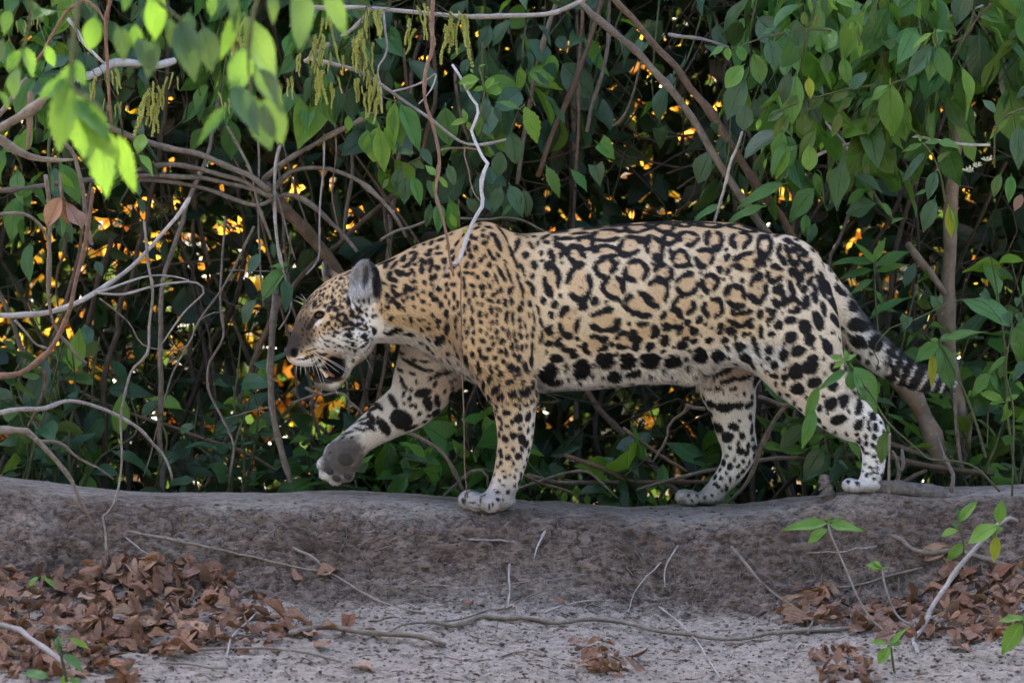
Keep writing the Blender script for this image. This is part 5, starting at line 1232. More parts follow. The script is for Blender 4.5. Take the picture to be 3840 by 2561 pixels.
c = [P(*FD(x, y), -.10) for x, y in ((1385,1330),(1378,1270),(1365,1200),(1372,1140))]
v, f, p = stem_mesh(c, .021, .011, 12, .6, 0, 26, 97, .008)
o = thing('stump', 'small weathered upright root stump on the crest between the hind paws', 'stump', p[0])
link('stem', mesh_from('stem', v, tri(f)), M_LOG, o)
# ------------------------------------------------------------------ leafy plants read off the photograph
random.seed(77)
def lpx(o, fr, base, tip, y, kind, mat, dy=0.0, up=(0, -.8, .6), i=None, scale=1.0):
    a, b_ = P(*fr(*base), y), P(*fr(*tip), y)
    d = b_ - a; L = np.linalg.norm(d) * scale
    d = d + np.array([0, dy * L, 0])
    return leaf_obj(kind, mat, a, d, np.array(up) + rv(.15), L, o, i=i)
def plant(fr, stem, w0, w1, y, mat, label, leaves, name='plant', cat='plant', group=None, ys=None, tw=()):
    _sid[0] += 1
    k = len(stem); yy = np.linspace(y, y, k) if ys is None else np.linspace(ys[0], ys[1], k)
    c = np.array([P(*fr(*q), q2) for q, q2 in zip(stem, yy)])
    v, f, p = stem_mesh(c, w0 / PXM / 2, w1 / PXM / 2, 7, .1, 3, None, _sid[0], .002)
    o = thing(name, label, cat, p[0], group)
    link('stem', mesh_from('stem', v, tri(f)), mat, o)
    for t in tw:
        cc = np.array([P(*fr(*q), y) for q in t]); v, f, _ = stem_mesh(cc, w1 / PXM / 2, w1 / PXM / 3, 6, .1, 1, None, _sid[0] + 99, .001)
        link('twig', mesh_from('twig', v, tri(f)), mat, o)
    for base, tip, kind, m_ in leaves:
        lpx(o, fr, base, tip, y, kind, m_, random.uniform(-.25, .25))
    return o, p
D_, M_, O_, Y_, B_, T_ = M_DARKLEAF, M_MIDLEAF, M_OLIVE, M_YELLOW, M_BRIGHT, M_BLUELEAF
# foreground sprays hanging out of the canopy; darker leaf colours paint shade on some
plant(R5, [(520,-260),(500,60),(470,380),(460,560),(560,640),(640,700),(800,900)], 16, 6, -3.9, M_GREENB, 'bright yellow green spray of toothed leaves hanging out of focus before the pale branches',
  [((640,800),(690,1320),'serrate',B_),((560,650),(520,1060),'serrate',B_),((780,880),(870,1270),'lance',B_),((470,600),(620,900),'serrate',B_),((450,540),(370,990),'serrate',M_),((470,640),(740,900),'serrate',M_),((560,700),(700,1010),'serrate',B_),((430,520),(240,640),'serrate',M_),((480,420),(330,720),'serrate',M_),((700,860),(770,1080),'serrate',B_),((460,380),(560,560),'serrate',M_)], 'hanging_spray', 'spray', ys=(-3.9, -3.9))
plant(R5, [(830,960),(845,1000),(900,1010)], 7, 5, -.9, M_GREENB, 'pair of small bright leaves on a short shoot in front of the arching stems', [((900,1000),(930,865),'round',B_),((905,1010),(1015,1140),'ovate',B_),((850,990),(760,1090),'lance',B_)], 'leaf_shoot', 'shoot')
plant(R5, [(1000,-300),(1010,-100),(1020,0),(1120,90),(1180,140)], 14, 8, -3.5, M_GREENB, 'broad blurred green leaves hanging at the canopy edge above the tassels',
  [((1010,-60),(1040,265),'ovate',B_),((1020,270),(950,520),'ovate',T_),((1180,140),(1280,540),'ovate',D_),((860,-60),(800,80),'ovate',M_),((880,160),(900,350),'ovate',M_),((1330,180),(1400,470),'ovate',D_),((760,170),(840,400),'ovate',D_),((620,110),(580,330),'round',M_),((1400,-40),(1370,120),'ovate',M_),((1100,120),(1120,320),'ovate',D_),((1240,80),(1190,330),'ovate',T_),((900,250),(1010,480),'ovate',D_)], 'hanging_spray', 'spray')
plant(R5, [(1700,-300),(1690,-60),(1640,150),(1620,400),(1640,640)], 14, 8, -3.7, M_GREENB, 'dark blurred drooping leaves hanging above the fan of arching stems',
  [((1600,110),(1840,610),'lance',D_),((1640,640),(1790,1000),'ovate',T_),((1480,700),(1290,930),'lance',M_),((1950,-80),(1960,345),'ovate',T_),((2130,-80),(2275,260),'lance',T_),((1620,300),(1500,640),'ovate',M_),((1560,60),(1420,420),'lance',M_),((1660,450),(1860,700),'ovate',D_),((1520,560),(1700,880),'ovate',T_),((1730,640),(1860,960),'ovate',D_),((1500,-60),(1560,200),'lance',D_),((1780,-60),(1790,160),'lance',D_)], 'hanging_spray', 'spray', ys=(-3.7, -3.7))
plant(R5, [(100,-200),(180,-20),(200,120),(150,330),(120,440)], 12, 6, -2.8, M_GREENB, 'blurred mid green leaves at the thicket edge above the stout branches',
  [((180,0),(290,140),'serrate',T_),((190,120),(360,60),'ovate',M_),((150,300),(230,500),'serrate',M_),((130,330),(40,480),'ovate',M_),((60,60),(20,230),'ovate',M_),((120,440),(60,660),'ovate',M_),((300,300),(360,440),'ovate',M_),((20,260),(-30,420),'ovate',D_),((0,600),(60,720),'ovate',M_)], 'hanging_spray', 'spray')
o, p = plant(R5, [(390,1130),(395,1260),(400,1300)], 8, 6, -.8, M_REDB, 'withered brown leaf hanging from a twig in front of the sunlit gap', [((400,1290),(300,1480),'round',M_DRY),((440,1330),(540,1530),'dry',M_DRY),((395,1290),(430,1480),'ovate',M_DRY)], 'withered_sprig', 'dry leaf')
# centre
plant(R6, [(300,485),(420,640),(480,655),(545,690)], 7, 4, -.05, M_GREENB, 'cluster of long bright green leaves hanging above the jaguar neck',
  [((490,670),(460,1010),'lance',B_),((530,690),(655,990),'ovate',M_),((460,650),(440,740),'ovate',M_),((380,830),(350,1065),'round',B_),((390,850),(420,1130),'ovate',B_),((500,700),(540,950),'ovate',M_),((260,740),(400,830),'ovate',M_),((310,850),(300,1010),'round',M_),((420,840),(500,1010),'ovate',B_),((180,760),(190,860),'round',B_)], 'leaf_cluster', 'leaves')
plant(R6, [(990,860),(1050,720),(1075,590),(1040,450)], 10, 6, -.22, M_GREENB, 'fresh green shoot of rounded leaflets on the bone white vine',
  [((1075,580),(1000,590),'round',B_),((1075,580),(1140,510),'round',B_),((1080,590),(1190,590),'round',B_),((1080,575),(1180,530),'ovate',B_),((1030,530),(945,590),'round',B_),((1040,520),(905,540),'round',B_),((1000,480),(980,445),'ovate',B_),((960,790),(850,810),'ovate',B_),((960,790),(930,710),'ovate',B_),((960,795),(1000,870),'ovate',B_),((1040,440),(1080,420),'ovate',B_)], 'leaf_shoot', 'shoot')
plant(R6, [(1340,690),(1300,720),(1250,840)], 4, 3, .1, M_GREENB, 'single bright green leaf hanging against the dark brush', [((1340,700),(1430,940),'serrate',B_),((1150,670),(1330,690),'lance',M_)], 'leaf_shoot', 'shoot')
plant(R6, [(770,1080),(760,1160),(765,1250)], 8, 5, -.28, M_REDB, 'pair of pale green young leaves folded on the reddish brown vine', [((760,1150),(690,1070),'ovate',B_),((770,1160),(850,1220),'ovate',B_),((745,1180),(740,1260),'lance',B_)], 'leaf_shoot', 'shoot')
plant(R6, [(905,1310),(905,1420),(915,1500)], 5, 4, -.15, M_GREENB, 'yellow green young leaf beside the vine on the jaguar shoulder', [((850,1400),(895,1490),'ovate',B_),((930,1500),(980,1540),'ovate',Y_)], 'leaf_shoot', 'shoot')
plant(R6, [(640,960),(660,1020),(560,1080),(530,1120)], 6, 4, .05, M_GREENB, 'blue green drooping leaves behind the reddish brown vine',
  [((660,970),(740,1090),'ovate',T_),((530,1090),(480,1270),'ovate',T_),((560,1160),(550,1340),'ovate',T_),((610,1160),(660,1350),'ovate',M_),((590,1060),(690,1100),'round',O_),((520,1000),(620,985),'ovate',O_),((450,1170),(400,1230),'ovate',O_),((700,1180),(760,1300),'round',D_),((720,1330),(700,1500),'serrate',T_),((780,1330),(770,1530),'ovate',M_),((850,1310),(900,1540),'ovate',M_),((840,1080),(880,1220),'ovate',D_)], 'leafy_vine', 'vine')
plant(R6, [(1100,640),(1080,760),(1040,900)], 6, 5, .15, M_GREENB, 'dark glossy leaves hanging behind the bone white vine',
  [((1090,640),(1070,810),'ovate',T_),((1250,860),(1280,1080),'round',T_),((1180,990),(1160,1160),'round',T_),((1180,1220),(1120,1400),'ovate',T_),((1260,1330),(1180,1410),'lance',M_),((1240,1210),(1330,1420),'ovate',T_),((1330,1240),(1380,1420),'ovate',D_),((960,1290),(1040,1400),'ovate',D_),((820,700),(840,960),'round',M_),((1050,760),(1020,900),'ovate',M_),((1140,700),(1190,800),'ovate',D_),((1480,1090),(1580,1290),'serrate',M_),((1640,1110),(1760,1250),'serrate',M_),((1800,1080),(1830,1220),'heart',D_),((1820,940),(1940,1040),'heart',M_)], 'leafy_vine', 'vine')
# broad leaf by the jaguar forehead
plant(RL, [(1900,-40),(1890,100),(1870,180),(1720,380)], 8, 4, .12, M_GREENB, 'large pointed leaves hanging between the fan of stems and the jaguar forehead',
  [((1865,185),(1680,390),'ovate',M_),((1670,390),(1550,560),'ovate',D_),((1890,170),(1760,150),'ovate',M_),((1860,260),(1870,480),'ovate',T_),((1700,90),(1610,220),'ovate',T_),((1780,20),(1790,120),'ovate',T_)], 'leafy_vine', 'vine')
# sapling in front of the near hind leg
plant(FE, [(1480,1640),(1290,1470),(1010,1430),(980,1400),(800,1245),(720,1150),(620,980),(500,860),(460,800)], 9, 6, -.34, M_GREENB, 'green sapling arching in front of the near hind leg with one very large leaf',
  [((520,830),(720,1140),'ovate',M_),((480,850),(290,970),'lance',M_),((300,960),(190,1210),'lance',M_),((470,790),(380,830),'ovate',B_),((470,790),(545,740),'ovate',B_),((460,780),(365,755),'serrate',B_),((480,780),(470,710),'ovate',B_),((500,860),(520,980),'round',M_),((550,960),(610,1045),'round',O_),((270,1110),(185,1360),'lance',M_),((740,1250),(690,1470),'serrate',O_)], 'sapling', 'sapling', ys=(-.40, -.30))
plant(FE, [(755,1700),(755,1500),(760,1260)], 10, 8, -.38, M_GREYB, 'straight dry stalk standing in front of the near hind paw', [((760,1260),(745,1200),'lance',O_)], 'dry_stalk', 'stalk')
plant(FE, [(260,1120),(200,1180),(240,1210)], 5, 4, .12, M_GREENB, 'dark pointed leaves between the two hind legs',
  [((220,1210),(20,1370),'ovate',D_),((340,1270),(220,1330),'lance',M_),((360,1260),(540,1290),'ovate',M_),((330,1350),(180,1560),'ovate',D_),((420,1440),(500,1500),'ovate',D_),((380,1230),(440,1260),'lance',D_)], 'leaf_cluster', 'leaves')
# lance-leaved plant behind the tail root
plant(FE, [(700,760),(665,330),(660,200),(655,150)], 9, 6, .2, M_GREENB, 'lance leaved plant with a bright upright tip behind the tail root',
  [((660,150),(540,10),'lance',B_),((660,140),(730,-20),'lance',B_),((655,150),(390,110),'lance',M_),((655,200),(420,235),'lance',M_),((660,180),(880,40),'lance',M_),((670,210),(900,150),'lance',M_),((650,260),(490,350),'lance',M_),((660,330),(580,310),'lance',M_),((680,480),(920,350),'lance',M_),((680,500),(620,510),'lance',M_),((640,500),(770,380),'lance',M_),((670,330),(730,420),'lance',M_),((860,300),(920,140),'ovate',D_)], 'leafy_plant', 'plant')
# twining vine with heart leaves
plant(FE, [(675,855),(690,790),(658,720),(700,640),(780,565),(880,540),(960,500),(1060,450),(1140,410),(1250,388),(1360,400),(1440,460),(1500,540)], 5, 4, -.2, M_GREENB, 'twining vine with small grey green heart-shaped leaves above the jaguar tail',
  [((882,500),(846,600),'heart',T_),((1066,370),(1070,485),'heart',T_),((1365,340),(1420,395),'heart',T_),((1520,480),(1560,560),'heart',T_),((1600,480),(1620,550),'heart',T_),((1600,380),(1590,440),'heart',T_)], 'twining_vine', 'vine')
plant(FE, [(1390,1420),(1330,1200),(1260,1020),(1200,880),(1090,680),(1080,650)], 12, 6, -.12, M_GREENB, 'tall stem with a whorl of pointed leaves and one yellow leaf at the tail tip',
  [((1095,665),(1400,580),'lance',M_),((1080,665),(920,790),'ovate',M_),((1085,680),(1190,970),'ovate',M_),((1075,690),(1020,975),'lance',Y_),((1080,655),(1020,650),'ovate',B_),((1090,660),(1160,600),'ovate',M_)], 'sapling', 'sapling')
plant(FE, [(1560,1700),(1570,1400),(1570,1100),(1520,860),(1560,560)], 9, 6, -.1, M_GREENB, 'large-leaved plant at the right of the twining heart-leaved vine',
  [((1560,560),(1245,350),'ovate',M_),((1570,570),(1660,800),'ovate',M_),((1410,870),(1290,1010),'ovate',M_),((1420,880),(1460,980),'ovate',M_),((1520,760),(1400,860),'lance',M_),((1520,780),(1480,910),'ovate',O_),((1300,980),(1260,1030),'ovate',M_),((1640,790),(1560,930),'ovate',T_)], 'leafy_plant', 'plant')
plant(FE, [(1400,1340),(1410,1080),(1490,1050)], 6, 4, .0, M_GREENB, 'sprig of bright toothed leaves low behind the dead log', [((1500,1050),(1350,985),'serrate',B_),((1510,1060),(1400,1060),'serrate',B_),((1520,1050),(1615,1000),'serrate',B_),((1520,1070),(1520,1180),'serrate',B_),((1570,1110),(1480,1180),'serrate',B_)], 'leaf_shoot', 'shoot')
# leafy crown, upper right: named clusters on arching twigs
plant(R7, [(1000,200),(800,190),(650,230),(500,270),(350,330)], 8, 5, -.05, M_GREENB, 'outer twig of the leafy crown tipped with small round bright leaves',
  [((310,310),(200,350),'ovate',M_),((330,310),(330,400),'round',B_),((400,300),(440,405),'round',M_),((500,350),(550,555),'round',M_),((600,260),(640,455),'round',T_),((560,220),(640,185),'ovate',M_),((430,430),(310,575),'round',B_),((440,520),(310,790),'ovate',T_),((440,680),(440,855),'round',D_),((780,140),(800,310),'round',T_),((820,80),(840,165),'round',O_),((740,480),(670,690),'ovate',D_),((930,90),(890,200),'ovate',O_),((860,510),(870,650),'ovate',Y_),((390,470),(400,520),'ovate',B_),((540,780),(520,850),'ovate',B_),((950,-20),(970,100),'ovate',T_),((880,-20),(900,60),'ovate',T_),((700,190),(760,260),'ovate',M_)], 'leafy_branch', 'branch')
plant(R7, [(1700,300),(1680,230),(1690,190)], 8, 6, -.15, M_GREENB, 'whorl of big leaves with yellow green folded young leaves on top of the leafy crown',
  [((1680,310),(1490,500),'ovate',T_),((1700,310),(1785,540),'ovate',M_),((1650,290),(1560,490),'ovate',T_),((1660,220),(1520,305),'lance',B_),((1680,200),(1690,320),'lance',B_),((1680,210),(1745,200),'ovate',B_),((1650,250),(1600,310),'lance',B_),((1670,330),(1640,540),'ovate',M_),((1720,240),(1740,260),'ovate',B_)], 'leaf_whorl', 'leaves')
plant(R7, [(1190,300),(1180,180),(1150,140)], 7, 5, -.05, M_GREENB, 'small upright bright shoot inside the leafy crown', [((1160,150),(1110,190),'ovate',B_),((1180,150),(1190,250),'ovate',B_),((1190,250),(1195,390),'lance',B_),((1150,150),(1140,240),'lance',B_)], 'leaf_shoot', 'shoot')
plant(R7, [(1500,520),(1420,540),(1390,560)], 7, 5, -.1, M_GREENB, 'very large pale green leaf hanging in the middle of the leafy crown', [((1390,550),(1410,920),'ovate',M_),((1390,560),(1240,650),'ovate',M_)], 'leaf_shoot', 'shoot')
plant(R7, [(1280,560),(1130,580),(900,640),(720,700),(600,760)], 8, 5, -.02, M_GREENB, 'drooping olive twig of the leafy crown above the slanting trunks',
  [((980,350),(970,490),'round',D_),((1080,380),(1120,560),'ovate',M_),((830,640),(700,680),'ovate',O_),((960,640),(840,720),'ovate',O_),((1120,600),(990,660),'ovate',O_),((1150,640),(1030,720),'ovate',O_),((700,720),(580,790),'ovate',O_),((720,760),(630,920),'ovate',O_),((820,740),(830,890),'round',O_),((690,860),(630,1060),'ovate',M_),((860,950),(870,1120),'round',B_),((900,860),(790,1040),'ovate',O_),((730,980),(640,1170),'lance',B_),((700,930),(590,1140),'lance',M_),((1060,740),(1010,900),'ovate',O_),((950,930),(930,990),'ovate',B_),((1240,480),(1100,590),'ovate',T_)], 'leafy_branch', 'branch')
plant(R7, [(1750,1330),(1710,1110),(1640,970),(1600,930)], 9, 6, -.08, M_GREENB, 'young plant of grey green pointed leaves beside the smooth trunk, one leaf yellow',
  [((1600,940),(1465,990),'lance',M_),((1610,940),(1740,905),'lance',M_),((1700,930),(1860,960),'ovate',M_),((1620,1000),(1460,1190),'lance',T_),((1590,930),(1580,880),'ovate',B_),((1690,1120),(1630,1310),'ovate',T_),((1680,1300),(1600,1520),'ovate',T_),((1770,1350),(1800,1560),'lance',Y_),((1640,1240),(1545,1275),'lance',M_),((1700,1060),(1790,980),'ovate',O_),((1780,1350),(1840,1540),'lance',M_)], 'young_plant', 'plant')
plant(R7, [(2300,700),(2150,760),(2080,860),(2070,1100)], 9, 7, -.1, M_GREENB, 'bright curled leaf and broad dark leaves at the right edge of the leafy crown',
  [((2160,780),(2030,910),'lance',B_),((2230,830),(2230,1110),'ovate',T_),((2110,1140),(2060,1290),'ovate',O_),((2180,1150),(2160,1330),'ovate',M_),((2290,560),(2210,650),'ovate',T_),((2240,760),(2330,820),'ovate',M_),((2250,1270),(2200,1380),'ovate',M_DRY),((2080,740),(2000,640),'ovate',D_)], 'leafy_branch', 'branch')
plant(R7, [(960,1330),(940,1150),(910,1110)], 6, 4, .1, M_GREENB, 'shade leaves under the crown just above the jaguar rump',
  [((900,1230),(700,1440),'ovate',M_),((1000,1100),(1020,1220),'round',M_),((900,1130),(940,1280),'ovate',M_),((1160,1150),(1350,1240),'ovate',D_),((1230,1240),(1100,1330),'ovate',M_),((1300,1330),(1090,1380),'round',D_),((1330,1330),(1420,1400),'ovate',M_),((1210,1200),(1280,1240),'ovate',M_),((700,1200),(370,1340),'lance',M_),((560,1350),(300,1430),'lance',M_),((280,1340),(80,1430),'lance',M_),((330,1330),(340,1260),'lance',B_),((840,1400),(830,1550),'ovate',M_),((900,1460),(850,1600),'ovate',T_),((1400,1460),(1480,1420),'ovate',M_)], 'leafy_plant', 'plant')
# seedlings rooted in the bank
plant(K3, [(1430,1160),(1300,1050),(1200,880),(1130,720),(1060,560),(1010,440),(1005,390)], 10, 7, -.62, M_GREYB, 'slender seedling with four long green leaves before the bank face',
  [((1000,390),(680,410),'lance',B_),((1010,400),(1250,415),'lance',B_),((1000,430),(840,515),'ovate',B_),((1005,390),(1005,320),'lance',B_),((1020,380),(1110,340),'lance',B_)], 'seedling', 'seedling', ys=(-.75, -.50))
plant(K3, [(1590,1090),(1490,1040),(1430,930),(1390,800),(1375,710)], 10, 7, -.60, M_GREYB, 'short seedling with curled small leaves before the undercut', [((1375,700),(1260,660),'ovate',B_),((1375,690),(1290,700),'ovate',B_),((1380,700),(1425,685),'ovate',B_),((1370,690),(1310,640),'ovate',B_)], 'seedling', 'seedling', ys=(-.72, -.52))
plant(K3, [(1590,1500),(1620,1350),(1610,1240),(1590,1195),(1660,1090),(1720,960),(1800,840),(1900,700),(2020,560),(2110,460),(2180,390),(2250,355),(2300,375)], 17, 16, -.72, M_PALE, 'stout tan stem leaning up across the fallen leaves with green leaves at its bend',
  [((2170,400),(1950,510),'ovate',B_),((2180,390),(2190,225),'ovate',B_),((2150,420),(2130,490),'ovate',B_),((2160,480),(2140,660),'ovate',Y_),((2120,460),(2200,400),'ovate',B_)], 'leaning_sapling', 'sapling', ys=(-.95, -.45))
plant(K3, [(1940,620),(1930,480),(1910,380)], 7, 6, -.50, M_GREENB, 'small green plant at the bank edge behind the leaning tan stem',
  [((1910,375),(2030,230),'ovate',B_),((1905,390),(1900,280),'serrate',M_),((1900,440),(1760,460),'ovate',B_),((1930,530),(1815,645),'ovate',B_),((1900,420),(1850,380),'serrate',M_)], 'seedling', 'seedling')
plant(K3, [(1470,1500),(1445,1330),(1435,1240)], 9, 7, -1.05, M_GREENB, 'low seedling of rounded bright leaves among the fallen leaves',
  [((1430,1230),(1560,1090),'lance',B_),((1430,1240),(1340,1350),'round',B_),((1430,1220),(1510,1210),'ovate',B_),((1410,1215),(1290,1190),'lance',B_)], 'seedling', 'seedling')
plant(K3, [(2420,1250),(2360,1100),(2320,1040)], 8, 6, -1.0, M_GREENB, 'bright broad leaf and folded yellow green leaf at the end of the leaf litter', [((2340,1070),(2180,1295),'ovate',B_),((2360,1040),(2170,1040),'lance',B_)], 'seedling', 'seedling')
plant(K1, [(460,1480),(420,1280),(400,1180)], 10, 6, -1.5, M_GREENB, 'out of focus seedling with toothed leaves standing in the leaf heap',
  [((400,1280),(400,1150),'serrate',M_),((440,1290),(580,1400),'serrate',M_),((330,1450),(150,1400),'serrate',M_),((460,1470),(570,1470),'serrate',M_),((480,1180),(620,1250),'lance',B_),((430,1440),(450,1540),'serrate',B_)], 'seedling', 'seedling')
plant(K1, [(240,860),(235,820)], 7, 5, -.9, M_GREENB, 'tiny seedling with one bright leaf at the back of the leaf heap', [((200,820),(255,745),'ovate',B_),((380,830),(290,740),'lance',B_)], 'seedling', 'seedling')
plant(K2, [(1640,250),(1630,190),(1620,140)], 5, 4, .3, M_GREENB, 'sprig of bright scalloped leaves just behind the crest below the belly', [((1540,170),(1530,250),'round',B_),((1620,130),(1620,220),'round',B_),((1690,190),(1700,265),'round',B_),((1650,90),(1640,50),'round',B_),((1500,150),(1490,200),'round',B_)], 'leaf_shoot', 'shoot')
# ------------------------------------------------------------------ flower tassels
def tassel(seed):
    r = np.random.default_rng(seed); parts = []
    ax = catmull([(0, 0, 0), (.06, .02, -.3), (.02, -.03, -.65), (.05, 0, -1)], 14)
    parts.append(tube(ax, np.linspace(.008, .003, 14), 4))
    oct_ = np.array([(1,0,0),(-1,0,0),(0,1,0),(0,-1,0),(0,0,1),(0,0,-1)], float)
    of = np.array([(0,2,4,4),(2,1,4,4),(1,3,4,4),(3,0,4,4),(2,0,5,5),(1,2,5,5),(3,1,5,5),(0,3,5,5)])
    for i in range(300):
        t = r.random() ** .8
        a = ax[int(t * 13)]
        off = r.normal(0, 1, 3); off /= np.linalg.norm(off)
        parts.append((a + off * .075 * (1.1 - .8 * t) * r.uniform(.3, 1) + oct_ * r.uniform(.018, .036), of))
    v, f = merge(parts)
    return mesh_from('flower_tassel', v, tri(f))
m = NT('tassel_flowers')
oi = m.n('ShaderNodeObjectInfo').outputs['Random']
cc = m.mix(m.noise(m.n('ShaderNodeTexCoord').outputs['Object'], 30, 2), (.26, .30, .06), (.52, .54, .17))
b = m.bsdf(cc, .7, .2); t = m.n('ShaderNodeBsdfTranslucent'); m.l(cc, t.inputs[0])
ms = m.n('ShaderNodeMixShader'); ms.inputs[0].default_value = .25; m.l(b.outputs[0], ms.inputs[1]); m.l(t.outputs[0], ms.inputs[2]); m.l(ms.outputs[0], m.out.inputs[0])
M_TASSEL = m.m
TASS = [tassel(i) for i in range(4)]
for t in TASS: t.materials.append(M_TASSEL)
def tassel_group(label, fr, xs, y):
    c = [P(*fr(x, yy), y) for x, yy, L in xs]
    root = np.mean(c, axis=0); root[2] = max(q[2] for q in c) + .02
    o = thing('flower_tassels', label, 'flowers', root, 'yellow green flower tassels')
    for q, (x, yy, L) in zip(c, xs):
        v, f, _ = stem_mesh([root, (root + q) / 2 + rv(.006), q], .0012, .0009, 5, 0, 0, 8, 5, .001)
        link('stalk', mesh_from('stalk', v, tri(f)), M_GREENB, o)
        for k in range(3):
            t = bpy.data.objects.new('flower_tassel', random.choice(TASS)); COL.objects.link(t); t.parent = o
            t.location = Vector(q + rv(.010)) - o.location
            s = L / 1.742 / PXM * random.uniform(.8, 1.35); t.scale = (s, s, s)
            t.rotation_euler = (random.uniform(-.3, .3), random.uniform(-.3, .3), random.uniform(0, 6))
tassel_group('tassels of tiny yellow green flowers hanging over the stout whitish branch', R5, [(960,600,220),(1000,640,190),(1050,600,120),(620,540,120),(740,480,110),(1150,480,110),(1020,700,160)], -.12)
tassel_group('feathery flower tassels between the two dark drooping sprays', R5, [(1560,230,150),(1600,180,200),(1570,380,140),(1450,640,120),(1540,290,160)], -.15)
tassel_group('long flower tassels under the straight pale stick', R6, [(270,240,190),(300,300,160),(250,200,150),(330,420,120),(370,90,150)], -.06)
tassel_group('flower tassels hanging beside the pale slanting vine', R6, [(320,560,170),(370,580,180),(350,500,150),(290,560,120),(10,280,170),(100,560,130),(130,330,110)], -.06)
tassel_group('thin flower tassels dangling under the level top branch', R6, [(600,150,140),(690,140,150),(860,150,210),(940,160,230),(880,130,170),(660,30,140),(40,100,130),(320,90,150)], .0)
tassel_group('flower tassels high between the canopy sprays', R5, [(1940,380,120),(1880,540,130),(2090,460,230),(2060,280,160),(2120,330,130)], -.1)
tassel_group('flower tassels half lost in leaves beside the shaded twigs', R5, [(200,110,90),(140,120,80),(690,640,60),(780,680,70)], .2)
M_BLOSSOM = plain('cream_blossom', (.55, .54, .40), .6, .2)
o = thing('white_flowers', 'small cream brush-like flowers beside the smooth trunk', 'flowers', P(*R7(1930, 1130), 0))
for (x, y) in ((1905, 1105), (1955, 1075), (2025, 1035)):
    fl_ = []
    for _ in range(26):
        c0 = P(*R7(x, y + 22), 0); d = np.array([random.gauss(0, .7), random.gauss(-.2, .6), random.uniform(.2, 1.2)]); d /= np.linalg.norm(d)
        fl_.append(tube(np.array([c0, c0 + d * .008, c0 + d * random.uniform(.012, .019)]), [.0007, .0008, .0010], 4))
    v, f = merge(fl_)
    link('blossom', mesh_from('blossom', v, tri(f)), M_BLOSSOM, o)
# ------------------------------------------------------------------ the thicket around them
random.seed(5)
SAY = {'dark_leaf': 'dark green', 'mid_green_leaf': 'mid green', 'olive_leaf': 'olive', 'blue_green_leaf': 'blue green'}
SHAPE = {'ovate': 'pointed', 'round': 'rounded', 'heart': 'heart-shaped', 'lance': 'narrow'}
def dress(kinds, mats):
    kd, m0 = random.choice(kinds), random.choice(mats)
    return kd, [m0] * 5 + [random.choice(mats), M_BRIGHT], SHAPE[kd] + ' ' + SAY[m0.name]
def hang(xd, y0d, y1d, dep, kinds, mats, n, L, label, group, mat=M_GREENB, lean=0.0, face=.7):
    """a leafy vine coming down out of the canopy (whole-picture px)"""
    _sid[0] += 1
    k = 6
    ys = np.linspace(y0d, y1d, k); xs = xd + lean * np.linspace(0, 1, k) + np.cumsum([random.gauss(0, 16) for _ in range(k)])
    c = np.array([P(a * 1.63333, b_ * 1.63333, dep + random.gauss(0, .05)) for a, b_ in zip(xs, ys)])
    v, f, p = stem_mesh(c, .0035, .0016, 6, .1, 2, 34, _sid[0], .004)
    kd, mats, words = dress(kinds, mats)
    n = int(n * random.choice([.7, 1., 1.25])); words = ('sparse ' if n < 14 else '') + words
    o = thing('leafy_vine', label % words, 'vine', p[0], group + ', ' + words)
    link('stem', mesh_from('stem', v, tri(f)), mat, o)
    leaves_on(o, p, kd, mats, n, L[0], L[1], .03, 1.0, .55, .6, face, .05)
    return o
def shrub(xd, dep, hd_, kinds, mats, n, L, label, group, mat=M_GREENB, face=.7, stems=2):
    _sid[0] += 1
    k0 = (CAM_D + dep) / CAM_D / PXM
    x = (xd * 1.63333 - 1920) * k0
    z = float(ground_z(x, dep, False)) - .02
    kd, mats, words = dress(kinds, mats)
    words = ('tall ' if hd_ > 380 else 'low ' if hd_ < 190 else '') + words
    o = thing('shrub', label % words, 'shrub', (x, dep, z), group + ', ' + words)
    H = hd_ * 1.63333 * k0
    for s in range(stems):
        top = np.array([x + random.gauss(0, .10), dep + random.gauss(0, .06), z + H * random.uniform(.75, 1.)])
        c = [np.array([x + random.gauss(0, .015), dep + random.gauss(0, .02), z]), None, None, top]
        c[1] = c[0] * .65 + top * .35 + rv(.025); c[2] = c[0] * .3 + top * .7 + rv(.03)
        v, f, p = stem_mesh(c, .0045, .002, 6, .1, 2, 30, _sid[0] * 3 + s, .005)
        link('stem', mesh_from('stem', v, tri(f)), mat, o)
        leaves_on(o, p, kd, mats, n // stems, L[0], L[1], .25, 1.0, .15, .75, face, .04)
    return o
U = random.uniform
DRK = [M_DARKLEAF, M_DARKLEAF, M_BLUELEAF]; MIX = [M_MIDLEAF, M_MIDLEAF, M_BLUELEAF, M_MIDLEAF, M_OLIVE]; OLV = [M_OLIVE, M_MIDLEAF, M_MIDLEAF, M_MIDLEAF, M_DARKLEAF]
for i in range(17):
    hang(U(-60, 820), U(-140, -40), U(90, 330), U(.18, .85), ['ovate', 'ovate', 'heart'], MIX, 22, (.055, .10), 'vine with %s leaves hanging among the flower tassels', 'vines hanging among the flower tassels')
for i in range(9):
    hang(U(820, 1260), U(-120, 120), U(230, 520), U(.25, .9), ['ovate', 'round'], DRK, 16, (.06, .11), 'vine with %s leaves hanging above the jaguar neck and withers', 'dark vines above the withers')
for i in range(6):
    hang(U(1260, 1640), U(-120, 0), U(60, 300), U(.5, 1.0), ['ovate', 'heart'], DRK, 9, (.06, .10), 'thin vine with %s leaves in the dark brush above the jaguar back', 'thin vines in the brush')
